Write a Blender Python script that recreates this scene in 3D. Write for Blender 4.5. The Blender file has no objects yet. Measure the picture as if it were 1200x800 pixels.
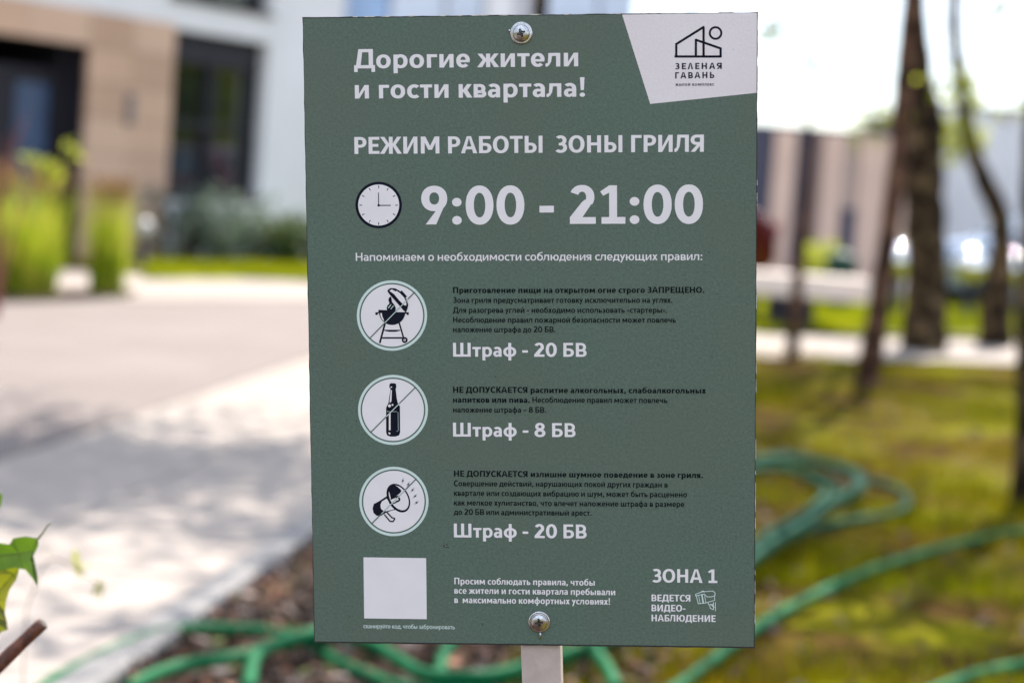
import bpy, bmesh, math, random
from mathutils import Vector, Matrix
random.seed(7)
R = math.radians
sc = bpy.context.scene
col = sc.collection

# ------------------------------------------------------------------ camera
F_PX = 2400.0                      # focal length in pixels of a 1200 px wide frame (72 mm)
CAM_H = 1.0
PITCH = math.atan(180 / F_PX)
ROLL = 0.072
CAM = Vector((0, 0, CAM_H))
_f = Vector((0, math.cos(PITCH), -math.sin(PITCH)))
_r0 = Vector((1, 0, 0)); _u0 = Vector((0, math.sin(PITCH), math.cos(PITCH)))
_r = _r0 * math.cos(ROLL) + _u0 * math.sin(ROLL)
_u = -_r0 * math.sin(ROLL) + _u0 * math.cos(ROLL)
cam_m = Matrix((( _r.x, _u.x, -_f.x, CAM.x), (_r.y, _u.y, -_f.y, CAM.y), (_r.z, _u.z, -_f.z, CAM.z), (0, 0, 0, 1)))
cd = bpy.data.cameras.new('camera'); cd.sensor_width = 36; cd.lens = 72; cd.clip_start = 0.05; cd.clip_end = 3000
cd.dof.use_dof = True; cd.dof.focus_distance = 1.366; cd.dof.aperture_fstop = 5.0
cam = bpy.data.objects.new('camera', cd); cam.matrix_world = cam_m; col.objects.link(cam); sc.camera = cam

# ------------------------------------------------------------------ world, sun, exposure
SUN_EL = R(50); SUN_AZ = R(17)     # azimuth from +Y towards +X
w = bpy.data.worlds.new('World'); sc.world = w; w.use_nodes = True
nt = w.node_tree; nt.nodes.clear()
def N(nt, t, **k):
    n = nt.nodes.new(t)
    for a, b in k.items(): setattr(n, a, b)
    return n
sky = N(nt, 'ShaderNodeTexSky', sky_type='NISHITA', sun_disc=False, sun_elevation=SUN_EL, sun_rotation=SUN_AZ, air_density=1.0, dust_density=0.4)
tc = N(nt, 'ShaderNodeTexCoord'); nz = N(nt, 'ShaderNodeTexNoise'); nz.inputs['Scale'].default_value = 3.2; nz.inputs['Detail'].default_value = 8
mp = N(nt, 'ShaderNodeMapping'); mp.inputs['Scale'].default_value = (1, 1, 2.2)
rp = N(nt, 'ShaderNodeValToRGB'); rp.color_ramp.elements[0].position = .40; rp.color_ramp.elements[1].position = .60
mx = N(nt, 'ShaderNodeMixRGB'); mx.inputs['Color2'].default_value = (10.6, 11.6, 13.6, 1)
bg = N(nt, 'ShaderNodeBackground'); bg.inputs['Strength'].default_value = 0.088
ow = N(nt, 'ShaderNodeOutputWorld')
L = nt.links.new
L(tc.outputs['Generated'], mp.inputs[0]); L(mp.outputs[0], nz.inputs['Vector']); L(nz.outputs['Fac'], rp.inputs[0])
L(rp.outputs[0], mx.inputs['Fac']); L(sky.outputs[0], mx.inputs['Color1']); L(mx.outputs[0], bg.inputs['Color']); L(bg.outputs[0], ow.inputs[0])
SUN = Vector((math.sin(SUN_AZ) * math.cos(SUN_EL), math.cos(SUN_AZ) * math.cos(SUN_EL), math.sin(SUN_EL)))
sl = bpy.data.lights.new('sun', 'SUN'); sl.energy = 5.0; sl.angle = R(0.53); sl.color = (1, .93, .84)
so = bpy.data.objects.new('sun', sl); so.rotation_euler = SUN.to_track_quat('Z', 'Y').to_euler(); so.location = (5, 10, 20); col.objects.link(so)
sc.view_settings.view_transform = 'Standard'; sc.view_settings.look = 'None'; sc.view_settings.gamma = 1
sc.view_settings.use_curve_mapping = False; sc.view_settings.exposure = 1.17

# ------------------------------------------------------------------ pixel -> place
def ray(px, py):
    return (_f + _r * ((px - 600) / F_PX) - _u * ((py - 400) / F_PX))
def G(px, py, z=0.0):
    d = ray(px, py); return CAM + d * ((z - CAM.z) / d.z)
def P(px, py, Y):
    d = ray(px, py); return CAM + d * (Y / d.y)

# ------------------------------------------------------------------ materials
def mat(name, c, rough=.7, metal=0, var=.15, scale=8, bump=0, bscale=40, c2=None, trans=0, coords='Object', spec=.5, ramp=(.35, .65)):
    m = bpy.data.materials.new(name); m.use_nodes = True; t = m.node_tree; b = t.nodes['Principled BSDF']
    b.inputs['Roughness'].default_value = rough; b.inputs['Metallic'].default_value = metal; b.inputs['Specular IOR Level'].default_value = spec
    tc = N(t, 'ShaderNodeTexCoord'); n = N(t, 'ShaderNodeTexNoise'); n.inputs['Scale'].default_value = scale; n.inputs['Detail'].default_value = 5
    t.links.new(tc.outputs[coords], n.inputs['Vector'])
    r = N(t, 'ShaderNodeValToRGB'); r.color_ramp.elements[0].position = ramp[0]; r.color_ramp.elements[1].position = ramp[1]
    if c2 is None: c2 = [min(1, x * (1 + var)) for x in c]; c = [x * (1 - var) for x in c]
    r.color_ramp.elements[0].color = (*c, 1); r.color_ramp.elements[1].color = (*c2, 1)
    t.links.new(n.outputs['Fac'], r.inputs[0]); t.links.new(r.outputs[0], b.inputs['Base Color'])
    if bump:
        n2 = N(t, 'ShaderNodeTexNoise'); n2.inputs['Scale'].default_value = bscale; n2.inputs['Detail'].default_value = 4
        bp = N(t, 'ShaderNodeBump'); bp.inputs['Strength'].default_value = bump; bp.inputs['Distance'].default_value = .3 / bscale
        t.links.new(tc.outputs[coords], n2.inputs['Vector']); t.links.new(n2.outputs['Fac'], bp.inputs['Height']); t.links.new(bp.outputs[0], b.inputs['Normal'])
    if trans:
        tr = N(t, 'ShaderNodeBsdfTranslucent'); ms = N(t, 'ShaderNodeMixShader'); ms.inputs[0].default_value = trans
        hs = N(t, 'ShaderNodeHueSaturation'); hs.inputs['Value'].default_value = 2.2; hs.inputs['Hue'].default_value = .485
        t.links.new(r.outputs[0], hs.inputs['Color']); t.links.new(hs.outputs[0], tr.inputs['Color'])
        t.links.new(b.outputs[0], ms.inputs[1]); t.links.new(tr.outputs[0], ms.inputs[2]); t.links.new(ms.outputs[0], t.nodes['Material Output'].inputs[0])
    return m
M = {}
def sign_paint(name, c, amp, grain_col):
    m = mat(name, c, rough=.55, var=.02, scale=6, spec=.3); t = m.node_tree; b = t.nodes['Principled BSDF']
    tc = t.nodes['Texture Coordinate'] if 'Texture Coordinate' in t.nodes else N(t, 'ShaderNodeTexCoord')
    n2 = N(t, 'ShaderNodeTexNoise'); n2.inputs['Scale'].default_value = 620; n2.inputs['Detail'].default_value = 3
    n3 = N(t, 'ShaderNodeTexNoise'); n3.inputs['Scale'].default_value = 9; n3.inputs['Detail'].default_value = 6
    t.links.new(tc.outputs['Object'], n2.inputs['Vector']); t.links.new(tc.outputs['Object'], n3.inputs['Vector'])
    src = b.inputs['Base Color'].links[0].from_socket
    mr = N(t, 'ShaderNodeMapRange'); mr.inputs['From Min'].default_value = .3; mr.inputs['From Max'].default_value = .7
    mr.inputs['To Min'].default_value = 1 - amp; mr.inputs['To Max'].default_value = 1 + amp
    t.links.new(n2.outputs['Fac'], mr.inputs['Value'])
    mm = N(t, 'ShaderNodeMixRGB', blend_type='MULTIPLY'); mm.inputs[0].default_value = 1
    t.links.new(src, mm.inputs[1]); t.links.new(mr.outputs[0], mm.inputs[2])
    mr3 = N(t, 'ShaderNodeMapRange'); mr3.inputs['From Min'].default_value = .42; mr3.inputs['From Max'].default_value = .72; mr3.inputs['To Max'].default_value = .5
    m3 = N(t, 'ShaderNodeMixRGB'); m3.inputs[2].default_value = (*grain_col, 1)
    t.links.new(n3.outputs['Fac'], mr3.inputs['Value']); t.links.new(mr3.outputs[0], m3.inputs[0]); t.links.new(mm.outputs[0], m3.inputs[1])
    t.links.new(m3.outputs[0], b.inputs['Base Color'])
    bp = N(t, 'ShaderNodeBump'); bp.inputs['Strength'].default_value = .35; bp.inputs['Distance'].default_value = .0004
    t.links.new(n2.outputs['Fac'], bp.inputs['Height']); t.links.new(bp.outputs[0], b.inputs['Normal'])
    return m
M['sign_green'] = sign_paint('sign_green', (.086, .127, .099), .19, (.105, .118, .092))
M['sign_white'] = sign_paint('sign_white', (.70, .64, .65), .03, (.66, .58, .60))
M['ink_white'] = mat('ink_white', (.73, .69, .70), .8, var=.02, scale=60, spec=.1)
M['ink_pale'] = mat('ink_pale', (.56, .66, .62), .8, var=.02, scale=60, spec=.1)
M['ink_black'] = mat('ink_black', (.008, .009, .018), .85, var=.2, scale=60, spec=.08)
M['ink_text'] = mat('ink_text', (.005, .008, .009), .9, var=.2, scale=60, spec=.06)
M['ink_green'] = mat('ink_green', (.07, .115, .09), .8, var=.05, scale=60)
M['core'] = mat('board_core', (.022, .018, .018), .8, var=.3, scale=120)
M['film'] = mat('edge_film', (.55, .53, .5), .6, var=.25, scale=200)
M['steel'] = mat('screw_steel', (.45, .45, .46), .27, metal=1, var=.2, scale=220, bump=.25, bscale=500)
M['recess'] = mat('screw_recess', (.03, .028, .026), .6, metal=.5)
M['post'] = mat('post_paint', (.42, .345, .31), .5, c2=(.48, .40, .36), scale=90, bump=.2, bscale=300)
M['dirt'] = mat('dirt_speck', (.03, .022, .018), .9)
M['moss'] = mat('moss_soil_sun_patch', (.125, .118, .001), .95, c2=(.065, .034, .008), scale=1.9, bump=.8, bscale=30, coords='Object', ramp=(.40, .56), spec=.03)  # olive moss and brown soil; olive brightened to paint in sunny patches
M['mulch'] = mat('mulch_soil', (.03, .017, .011), .95, c2=(.075, .045, .030), scale=9, bump=1, bscale=40, spec=.12)
M['slab'] = mat('path_concrete', (.34, .295, .262), .85, var=.06, scale=2.5, bump=.3, bscale=60, spec=.12)
M['joint'] = mat('joint_sand', (.20, .18, .165), .95, var=.2, scale=20)
M['kerb'] = mat('kerb_concrete', (.20, .19, .185), .85, var=.08, scale=5, bump=.3, bscale=50)
M['lawn'] = mat('lawn_green', (.09, .08, .01), .9, c2=(.17, .19, .006), scale=1.5, spec=.12)
M['blade'] = mat('grass_blade', (.11, .13, .0005), .6, c2=(.14, .115, .002), scale=1.4, trans=.35, spec=.02)
M['blade_bright'] = mat('lawn_blade', (.08, .11, .004), .6, c2=(.20, .23, .008), scale=1.6, trans=.4, spec=.02)
M['orn'] = mat('ornamental_blade', (.20, .30, .012), .5, c2=(.33, .34, .05), scale=6, trans=.45, spec=.02)
M['plume'] = mat('grass_plume', (.34, .24, .12), .8, var=.2, trans=.3)
M['leaf'] = mat('tree_leaf', (.075, .11, .012), .5, c2=(.11, .14, .015), scale=3, trans=.45, spec=.12)
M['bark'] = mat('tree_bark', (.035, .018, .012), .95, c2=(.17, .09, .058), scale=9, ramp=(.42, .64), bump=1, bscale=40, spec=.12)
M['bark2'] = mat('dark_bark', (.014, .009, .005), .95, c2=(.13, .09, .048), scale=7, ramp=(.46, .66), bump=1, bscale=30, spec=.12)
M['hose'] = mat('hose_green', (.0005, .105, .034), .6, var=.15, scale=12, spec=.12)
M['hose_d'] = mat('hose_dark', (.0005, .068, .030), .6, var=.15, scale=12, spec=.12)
M['bed'] = mat('bed_leaves', (.09, .05, .03), .8, c2=(.22, .15, .11), scale=20)

# ------------------------------------------------------------------ mesh helpers
def link(o, parent=None):
    col.objects.link(o)
    if parent is not None: o.parent = parent
    return o
def mesh_obj(name, verts, faces, m, parent=None, smooth=False, mi=None):
    me = bpy.data.meshes.new(name); me.from_pydata([tuple(v) for v in verts], [], faces); 
    for x in (m if isinstance(m, (list, tuple)) else [m]): me.materials.append(x)
    if mi: me.polygons.foreach_set('material_index', mi)
    if smooth: me.polygons.foreach_set('use_smooth', [True] * len(me.polygons))
    me.update()
    return link(bpy.data.objects.new(name, me), parent)
def empty(name, loc=(0, 0, 0), label=None, cat=None, group=None, rz=0):
    o = bpy.data.objects.new(name, None); o.location = loc; o.rotation_euler[2] = rz; o.empty_display_size = .2
    link(o); return tag(o, label, cat, group)
def tag(o, label=None, cat=None, group=None, kind=None):
    if label: o['label'] = label
    if cat: o['category'] = cat
    if group: o['group'] = group
    if kind: o['kind'] = kind
    return o
class MB:
    def __init__(s): s.v = []; s.f = []; s.mi = []
    def add(s, vs, fs, m=0):
        k = len(s.v); s.v += [Vector(v) for v in vs]; s.f += [[i + k for i in f] for f in fs]; s.mi += [m] * len(fs)
    def box(s, a, b, m=0, ax=None, org=Vector((0, 0, 0))):
        x0, y0, z0 = a; x1, y1, z1 = b
        vs = [Vector(p) for p in ((x0,y0,z0),(x1,y0,z0),(x1,y1,z0),(x0,y1,z0),(x0,y0,z1),(x1,y0,z1),(x1,y1,z1),(x0,y1,z1))]
        if ax: vs = [org + ax[0] * v.x + ax[1] * v.y + ax[2] * v.z for v in vs]
        s.add(vs, [(0,3,2,1),(4,5,6,7),(0,1,5,4),(1,2,6,5),(2,3,7,6),(3,0,4,7)], m)
    def tube(s, pts, rad, n=8, m=0, cap=True):
        pts = [Vector(p) for p in pts]; k = len(s.v); rs = rad if isinstance(rad, (list, tuple)) else [rad] * len(pts)
        up = Vector((0.13, .2, 1)).normalized(); prev = None
        for i, p in enumerate(pts):
            t = (pts[min(i + 1, len(pts) - 1)] - pts[max(i - 1, 0)]).normalized()
            if prev is None:
                a = t.cross(up); 
                if a.length < .1: a = t.cross(Vector((1, 0, 0)))
            else: a = prev - t * prev.dot(t)
            a.normalize(); prev = a; b = t.cross(a)
            for j in range(n):
                q = 2 * math.pi * j / n; s.v.append(p + (a * math.cos(q) + b * math.sin(q)) * rs[i])
        for i in range(len(pts) - 1):
            for j in range(n):
                s.f.append([k + i * n + j, k + i * n + (j + 1) % n, k + (i + 1) * n + (j + 1) % n, k + (i + 1) * n + j]); s.mi.append(m)
        if cap:
            s.f.append([k + j for j in range(n)][::-1]); s.mi.append(m)
            s.f.append([k + (len(pts) - 1) * n + j for j in range(n)]); s.mi.append(m)
    def build(s, name, m, parent=None, smooth=False):
        return mesh_obj(name, s.v, s.f, m, parent, smooth, s.mi)
def spline(pts, n=8):
    pts = [Vector(p) for p in pts]; out = []
    for i in range(len(pts) - 1):
        p0 = pts[max(i - 1, 0)]; p1 = pts[i]; p2 = pts[i + 1]; p3 = pts[min(i + 2, len(pts) - 1)]
        for k in range(n):
            t = k / n
            out.append(.5 * ((2 * p1) + (p2 - p0) * t + (2 * p0 - 5 * p1 + 4 * p2 - p3) * t * t + (3 * p1 - p0 - 3 * p2 + p3) * t ** 3))
    out.append(pts[-1]); return out

# ================================================================== GROUND
def sheet(name, pts, z, m, kind='structure'):
    o = mesh_obj(name, [(p[0], p[1], z) for p in pts], [list(range(len(pts)))], m); o['kind'] = kind; return o
sheet('ground', [(-900, -300), (900, -300), (900, 1500), (-900, 1500)], -.012, M['moss'])
PA = Vector((-.035, 0)) # path geometry: direction of the edges
# path strip: right edge passes through G(100,790), G(360,605); left edge through G(0,540), G(355,425)
r1, r2 = G(100, 790), G(360, 605); l1, l2 = G(0, 540), G(355, 425)
pdir = ((r2 - r1).normalized() + (l2 - l1).normalized()); pdir.z = 0; pdir.normalize()
pnor = Vector((pdir.y, -pdir.x, 0))
pr = (r1 + r2) / 2; pl = (l1 + l2) / 2
wid = (pr - pl).dot(pnor)
print('path', pdir, wid, r1, r2, l1, l2)
org = pl + pdir * (0 - pl.dot(pdir)) # left edge at Y about 0
def PQ(s, t, z=0.0): return org + pdir * t + pnor * s + Vector((0, 0, z))
END = (G(360, 352) - org).dot(pdir)
print('path end', END)
path = sheet('path', [PQ(-.02, -3)[:2], PQ(wid, -3)[:2], PQ(wid, END + 2)[:2], PQ(-.02, END + 2)[:2]], -.004, M['joint'])
def slab_mesh(name, sx, sy, m, h=.03, b=.006):
    vs = []; 
    for z, i in ((-h, 0), (0 - b, 0), (0, b)):
        vs += [(i, i, z), (sx - i, i, z), (sx - i, sy - i, z), (i, sy - i, z)]
    fs = [(8, 9, 10, 11)]
    for k in (0, 4):
        for j in range(4): fs.append((k + j, k + (j + 1) % 4, k + 4 + (j + 1) % 4, k + 4 + j))
    me = bpy.data.meshes.new(name); me.from_pydata(vs, [], fs); me.materials.append(m); return me
nacross = 2; gap = .007; sx = wid / nacross
sm = slab_mesh('paving_slab', sx - gap, .5 - gap, M['slab'])
rz = math.atan2(-pdir.x, pdir.y)
for i in range(int(END / .5) + 3):
    for j in range(nacross):
        o = bpy.data.objects.new('paving_slab', sm); o.location = PQ(j * sx + gap / 2, i * .5 + (.25 if j % 2 else 0), .014 + random.uniform(-.0015, .0015)); o.rotation_euler = (random.uniform(-.003, .003), random.uniform(-.003, .003), rz)
        link(o, path)
km = slab_mesh('kerb_stone', .09, .99, M['kerb'], h=.08)
for i in range(int(END) + 2):
    o = bpy.data.objects.new('kerb_stone', km); o.location = PQ(wid + .004, i * 1.0, .028); o.rotation_euler = (0, 0, rz); link(o, path)
# plaza of small pinkish pavers on the left
pm = bpy.data.materials.new('plaza_pavers'); pm.use_nodes = True; t = pm.node_tree; b = t.nodes['Principled BSDF']; b.inputs['Roughness'].default_value = .9
tcc = N(t, 'ShaderNodeTexCoord'); br = N(t, 'ShaderNodeTexBrick'); br.inputs['Scale'].default_value = 1; br.inputs['Brick Width'].default_value = .2; br.inputs['Row Height'].default_value = .1; br.inputs['Mortar Size'].default_value = .004
br.inputs['Color1'].default_value = (.205, .17, .155, 1); br.inputs['Color2'].default_value = (.18, .15, .138, 1); br.inputs['Mortar'].default_value = (.12, .095, .09, 1)
nn = N(t, 'ShaderNodeTexNoise'); nn.inputs['Scale'].default_value = .8; nn.inputs['Detail'].default_value = 4
mm = N(t, 'ShaderNodeMixRGB', blend_type='MULTIPLY'); mm.inputs[0].default_value = .5
rr = N(t, 'ShaderNodeValToRGB'); rr.color_ramp.elements[0].position = .35; rr.color_ramp.elements[1].position = .65; rr.color_ramp.elements[0].color = (.7, .66, .64, 1)
t.links.new(tcc.outputs['Object'], br.inputs['Vector']); t.links.new(tcc.outputs['Object'], nn.inputs['Vector']); t.links.new(nn.outputs['Fac'], rr.inputs[0])
t.links.new(br.outputs[0], mm.inputs[1]); t.links.new(rr.outputs[0], mm.inputs[2]); t.links.new(mm.outputs[0], b.inputs['Base Color'])
plz = G(0, 352); 
sheet('plaza', [PQ(-.03, -3)[:2], PQ(-.03, END + 2)[:2], (PQ(0, END + 2) + Vector((-14, 0, 0)))[:2], (-14, -3)], .002, pm)
sheet('planting_strip', [G(-60, 356)[:2], G(60, 354)[:2], G(150, 350)[:2], G(163, 344)[:2], G(150, 340)[:2], G(-60, 341)[:2]], .016, M['mulch'])
# cross path (pale) and lawn strip on the left before the building
c1, c2 = G(180, 333), G(355, 338)
sheet('cross_path', [G(-60, 352)[:2], G(355, 352)[:2], G(900, 420)[:2], G(1100, 424)[:2], G(1500, 440)[:2], G(1500, 414)[:2], G(1100, 399)[:2], G(900, 394)[:2], G(355, 332)[:2], G(180, 323)[:2], G(-60, 330)[:2]][::1], .010, M['slab'])
lawn = sheet('lawn', [G(150, 321)[:2], G(260, 327)[:2], G(358, 331.5)[:2], G(520, 340)[:2], G(520, 316)[:2], G(358, 306)[:2], G(150, 303)[:2]], .02, M['lawn'])
lawn2 = sheet('far_lawn', [G(870, 392)[:2], G(1100, 396)[:2], G(1500, 412)[:2], G(1500, 368)[:2], G(1100, 350)[:2], G(870, 340)[:2]], .02, M['lawn'])
sheet('car_park', [G(700, 338)[:2], G(1100, 349)[:2], G(1700, 372)[:2], (60, 60), (-6, 60)], .004, mat('asphalt', (.10, .10, .105), .85, var=.15, scale=3))
sheet('mulch_bed', [PQ(wid + .09, -3)[:2], PQ(wid + .09, 9.2)[:2], PQ(wid + .5, 8.4)[:2], (-.05, 6.6), (.1, 5.0), (.3, 3), (.3, -3)], -.006, M['mulch'])

def blades(name, region, n, h, wd, m, z=0, lean=.35, label_kind='stuff', clump=None):
    vs = []; fs = []
    for i in range(n):
        p = region()
        if p is None: continue
        a = random.uniform(0, 2 * math.pi); hh = h * random.uniform(.5, 1.3); ww = wd * random.uniform(.6, 1.4)
        q = random.uniform(0, 2 * math.pi); le = Vector((math.cos(q), math.sin(q), 0)) * hh * random.uniform(0, lean)
        d = Vector((math.cos(a), math.sin(a), 0)) * ww / 2; b0 = Vector((p[0], p[1], z)); k = len(vs)
        vs += [b0 - d, b0 + d, b0 + le * .4 + Vector((0, 0, hh * .6)) + d * .6, b0 + le * .4 + Vector((0, 0, hh * .6)) - d * .6, b0 + le + Vector((0, 0, hh))]
        fs += [(k, k + 1, k + 2, k + 3), (k + 3, k + 2, k + 4)]
    o = mesh_obj(name, vs, fs, m); o['kind'] = label_kind; return o
import mathutils
def reg_right():
    Y = random.uniform(3.6, 14.2) ; 
    if random.random() > (3.6 / Y) ** .3: pass
    X = random.uniform(-.9, .32 * Y + .9)
    n = mathutils.noise.noise(Vector((X * 1.3, Y * 1.3, 0)))
    if n < -.12 or random.random() > .35 + n * 2.2: return None
    if (Vector((X, Y, 0)) - PQ(wid + .1, 0)).dot(pnor) < .9 - .05 * Y and Y < 9: return None
    if (Vector((X, Y, 0)) - PQ(wid + .1, 0)).dot(pnor) < .1: return None
    return X, Y
blades('grass', reg_right, 90000, .045, .006, M['blade'], -.005, .9)
def reg_poly(px0, px1, y0, y1):
    def f():
        return G(random.uniform(px0, px1), random.uniform(y0, y1))[:2]
    return f
blades('lawn_grass', reg_poly(168, 520, 308, 330), 9000, .06, .02, M['blade_bright'], .02, .5)
blades('far_lawn_grass', reg_poly(872, 1250, 352, 392), 14000, .07, .02, M['blade_bright'], .02, .5)

# leaf litter and bark chips on the bed: uncountable
def litter(name, n, region, size, mats):
    vs = []; fs = []; mi = []
    for i in range(n):
        p = region()
        if p is None: continue
        s = size * random.uniform(.35, 1.25); e = mathutils.Euler((random.gauss(0, .5), random.gauss(0, .5), random.uniform(0, 6.3))).to_matrix()
        k = len(vs); c = Vector((p[0], p[1], random.uniform(0, .018)))
        a = random.uniform(.3, .6); ring = [(-1, 0, 0), (-.4, -a, .1), (.5, -a * .8, .05), (1, 0, .15), (.4, a, .1), (-.5, a * .9, 0)]
        vs += [c + e @ (Vector(q) * s) for q in ring] + [c + e @ (Vector((q[0] * .9, q[1] * .9, q[2] - .18)) * s) for q in ring]
        fs += [tuple(range(k, k + 6))] + [(k + j, k + 6 + j, k + 6 + (j + 1) % 6, k + (j + 1) % 6) for j in range(6)]
        mi += [random.choices(range(len(mats)), weights=[5, 4, 2.2, 1.4, .8][:len(mats)])[0]] * 7
    o = mesh_obj(name, vs, fs, mats, mi=mi); o['kind'] = 'stuff'; return o
chipm = [mat('chip_dark', (.045, .028, .020), .9, var=.3), mat('chip_brown', (.10, .05, .028), .9, var=.3), mat('chip_pink', (.28, .13, .075), .9, var=.25), mat('chip_pale', (.30, .24, .21), .9, var=.2), mat('chip_green', (.10, .13, .02), .8, var=.2)]
def reg_bed():
    Y = random.uniform(3.4, 9.0); s = random.uniform(.1, 1.25 - .03 * Y); p = PQ(wid + s, 0) + pdir * Y
    return p.x, p.y
litter('bark_mulch', 9000, reg_bed, .022, chipm)
def reg_lit():
    Y = random.uniform(3.6, 13); X = random.uniform(-.2, .32 * Y + .6); return X, Y
litter('fallen_leaves', 1300, reg_lit, .022, [chipm[1], chipm[0], M['bed'], chipm[1], chipm[4]])

# ================================================================== NOTICE SIGN
A_ = Vector((2.96737308e-01, 2.49245489e-04, -2.35115335e-02)); B_ = Vector((1.83341e-03, 4.1746083e-01, 4.607707e-02)); T_ = Vector((-1.3781159e-01, -2.128847e-01, 1.34559726))
def c2w(v): return _r * v.x - _u * v.y + _f * v.z
ax_x = c2w(A_).normalized(); _dn = c2w(B_); ax_y = -(_dn - ax_x * _dn.dot(ax_x)).normalized(); ax_n = ax_x.cross(ax_y)   # towards viewer
SW, SH = c2w(A_).length, _dn.length
tl = CAM + c2w(T_)
def sign_xy(px, py):               # photo point -> board plane (x right, y up from the top-left corner)
    d = ray(px, py); t = (tl - CAM).dot(ax_n) / d.dot(ax_n); q = CAM + d * t - tl
    return q.dot(ax_x), q.dot(ax_y)
MS = Matrix(((ax_x.x, ax_y.x, ax_n.x, tl.x), (ax_x.y, ax_y.y, ax_n.y, tl.y), (ax_x.z, ax_y.z, ax_n.z, tl.z), (0, 0, 0, 1)))
# post axis runs through both screws
s1 = sign_xy(611, 39); s2 = sign_xy(632, 728)
pd = Vector((s2[0] - s1[0], s2[1] - s1[1], 0)).normalized()
dn_w = ax_x * pd.x + ax_y * pd.y
top_w = MS @ Vector((s1[0], s1[1], 0))
base_t = top_w.z / -dn_w.z
base_w = top_w + dn_w * base_t - ax_n * .012
sign = empty('notice_sign', base_w, 'green rules board with white opening hours and pictograms, screwed to a pale square post', 'sign')
inv = Matrix.Translation(-base_w)
def sput(o):                        # object modelled in board coordinates
    o.matrix_local = inv @ MS; return o
def sub(o, parent): o.parent = parent; o.matrix_local = Matrix.Identity(4); return o
random.seed(3)
# board: core slab with slightly ragged rim
mb = MB()
def rim(n=60):
    pts = []
    for (x0, y0), (x1, y1) in (((0, 0), (SW, 0)), ((SW, 0), (SW, -SH)), ((SW, -SH), (0, -SH)), ((0, -SH), (0, 0))):
        for i in range(n):
            t = i / n; j = random.uniform(0, .00035) if i else 0
            nx, ny = (y1 - y0), -(x1 - x0); l = math.hypot(nx, ny)
            pts.append((x0 + (x1 - x0) * t + nx / l * j, y0 + (y1 - y0) * t + ny / l * j))
    return pts
rp_ = rim(); k = len(rp_)
vs = [(x, y, 0) for x, y in rp_] + [(x, y, -.003) for x, y in rp_]
fs = [tuple(range(k))[::-1], tuple(range(k, 2 * k))] + [(i, (i + 1) % k, k + (i + 1) % k, k + i) for i in range(k)]
board = sput(mesh_obj('board', vs, fs, M['core'], sign))
def poly_obj(name, polys, z, mats, parent=None, zs=6e-6):
    vs = []; fs = []; mi = []
    for n, pl in enumerate(polys):
        pts, mm = pl if isinstance(pl[1], int) else (pl, 0)
        a = sum(pts[i][0] * pts[(i + 1) % len(pts)][1] - pts[(i + 1) % len(pts)][0] * pts[i][1] for i in range(len(pts)))
        if a < 0: pts = pts[::-1]
        k = len(vs); vs += [(x, y, z + zs * (n % 14)) for x, y in pts]; fs.append(tuple(range(k, k + len(pts)))); mi.append(mm)
    o = mesh_obj(name, vs, fs, mats, parent or board, mi=mi); return o
# printed face (inset by the dark rim)
e = .0006
face = mesh_obj('printed_face', [(e, -e * 1.6, .0001), (SW - e * 1.2, -e, .0001), (SW - e * 1.2, -SH + e * 2.0, .0001), (e, -SH + e * 2, .0001)], [(3, 2, 1, 0)], M['sign_green'], board)
wp = [sign_xy(*q) for q in ((729, 16), (762, 122), (886.3, 109), (888, 14))]
wp[0] = (wp[0][0], -e * 1.4); wp[3] = (SW - e * 1.3, -e * 1.1); wp[2] = (SW - e * 1.3, wp[2][1])
poly_obj('logo_panel', [wp], .00014, M['sign_white'])
# pale film slivers along the top and right rim
sl_ = []
for i in range(22):
    x = random.uniform(.02, SW - .02); l = random.uniform(.002, .014); sl_.append([(x, .0001), (x + l, .0002), (x + l * .6, -.0005), (x + l * .2, -.0004)])
for i in range(26):
    y = -random.uniform(.01, SH - .005); l = random.uniform(.002, .012); sl_.append([(SW + .0000, y), (SW + .0001, y - l), (SW - .00025, y - l * .8), (SW - .0002, y - l * .1)])
tag(poly_obj('torn_film', sl_, .0002, M['film'], board), kind='stuff')

# ------------------------------------------------------------------ lettering: a humanist Cyrillic stroke face
def arc(cx, cy, rx, ry, w, t, a0, a1, n=None):
    n = n or max(4, int(abs(a1 - a0) / 15)); out = []; inn = []
    for i in range(n + 1):
        a = math.radians(a0 + (a1 - a0) * i / n); c, s = math.cos(a), math.sin(a)
        e_ = .93; cc = math.copysign(abs(c) ** e_, c); ss = math.copysign(abs(s) ** e_, s)
        out.append((cx + rx * cc, cy + ry * ss)); inn.append((cx + (rx - w) * cc, cy + (ry - t) * ss))
    return [[out[i], out[i + 1], inn[i + 1], inn[i]] for i in range(n)]
def box2(x0, x1, y0, y1): return [[(x0, y0), (x1, y0), (x1, y1), (x0, y1)]]
def bowl(x0, x1, y0, y1, w, t):
    ry = (y1 - y0) / 2; rx = min(ry * 1.0, x1 - x0 - .02); cx = x1 - rx
    return box2(x0, cx, y0, y0 + t) + box2(x0, cx, y1 - t, y1) + arc(cx, y0 + ry, rx, ry, w, t, -90, 90, 10)
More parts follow.
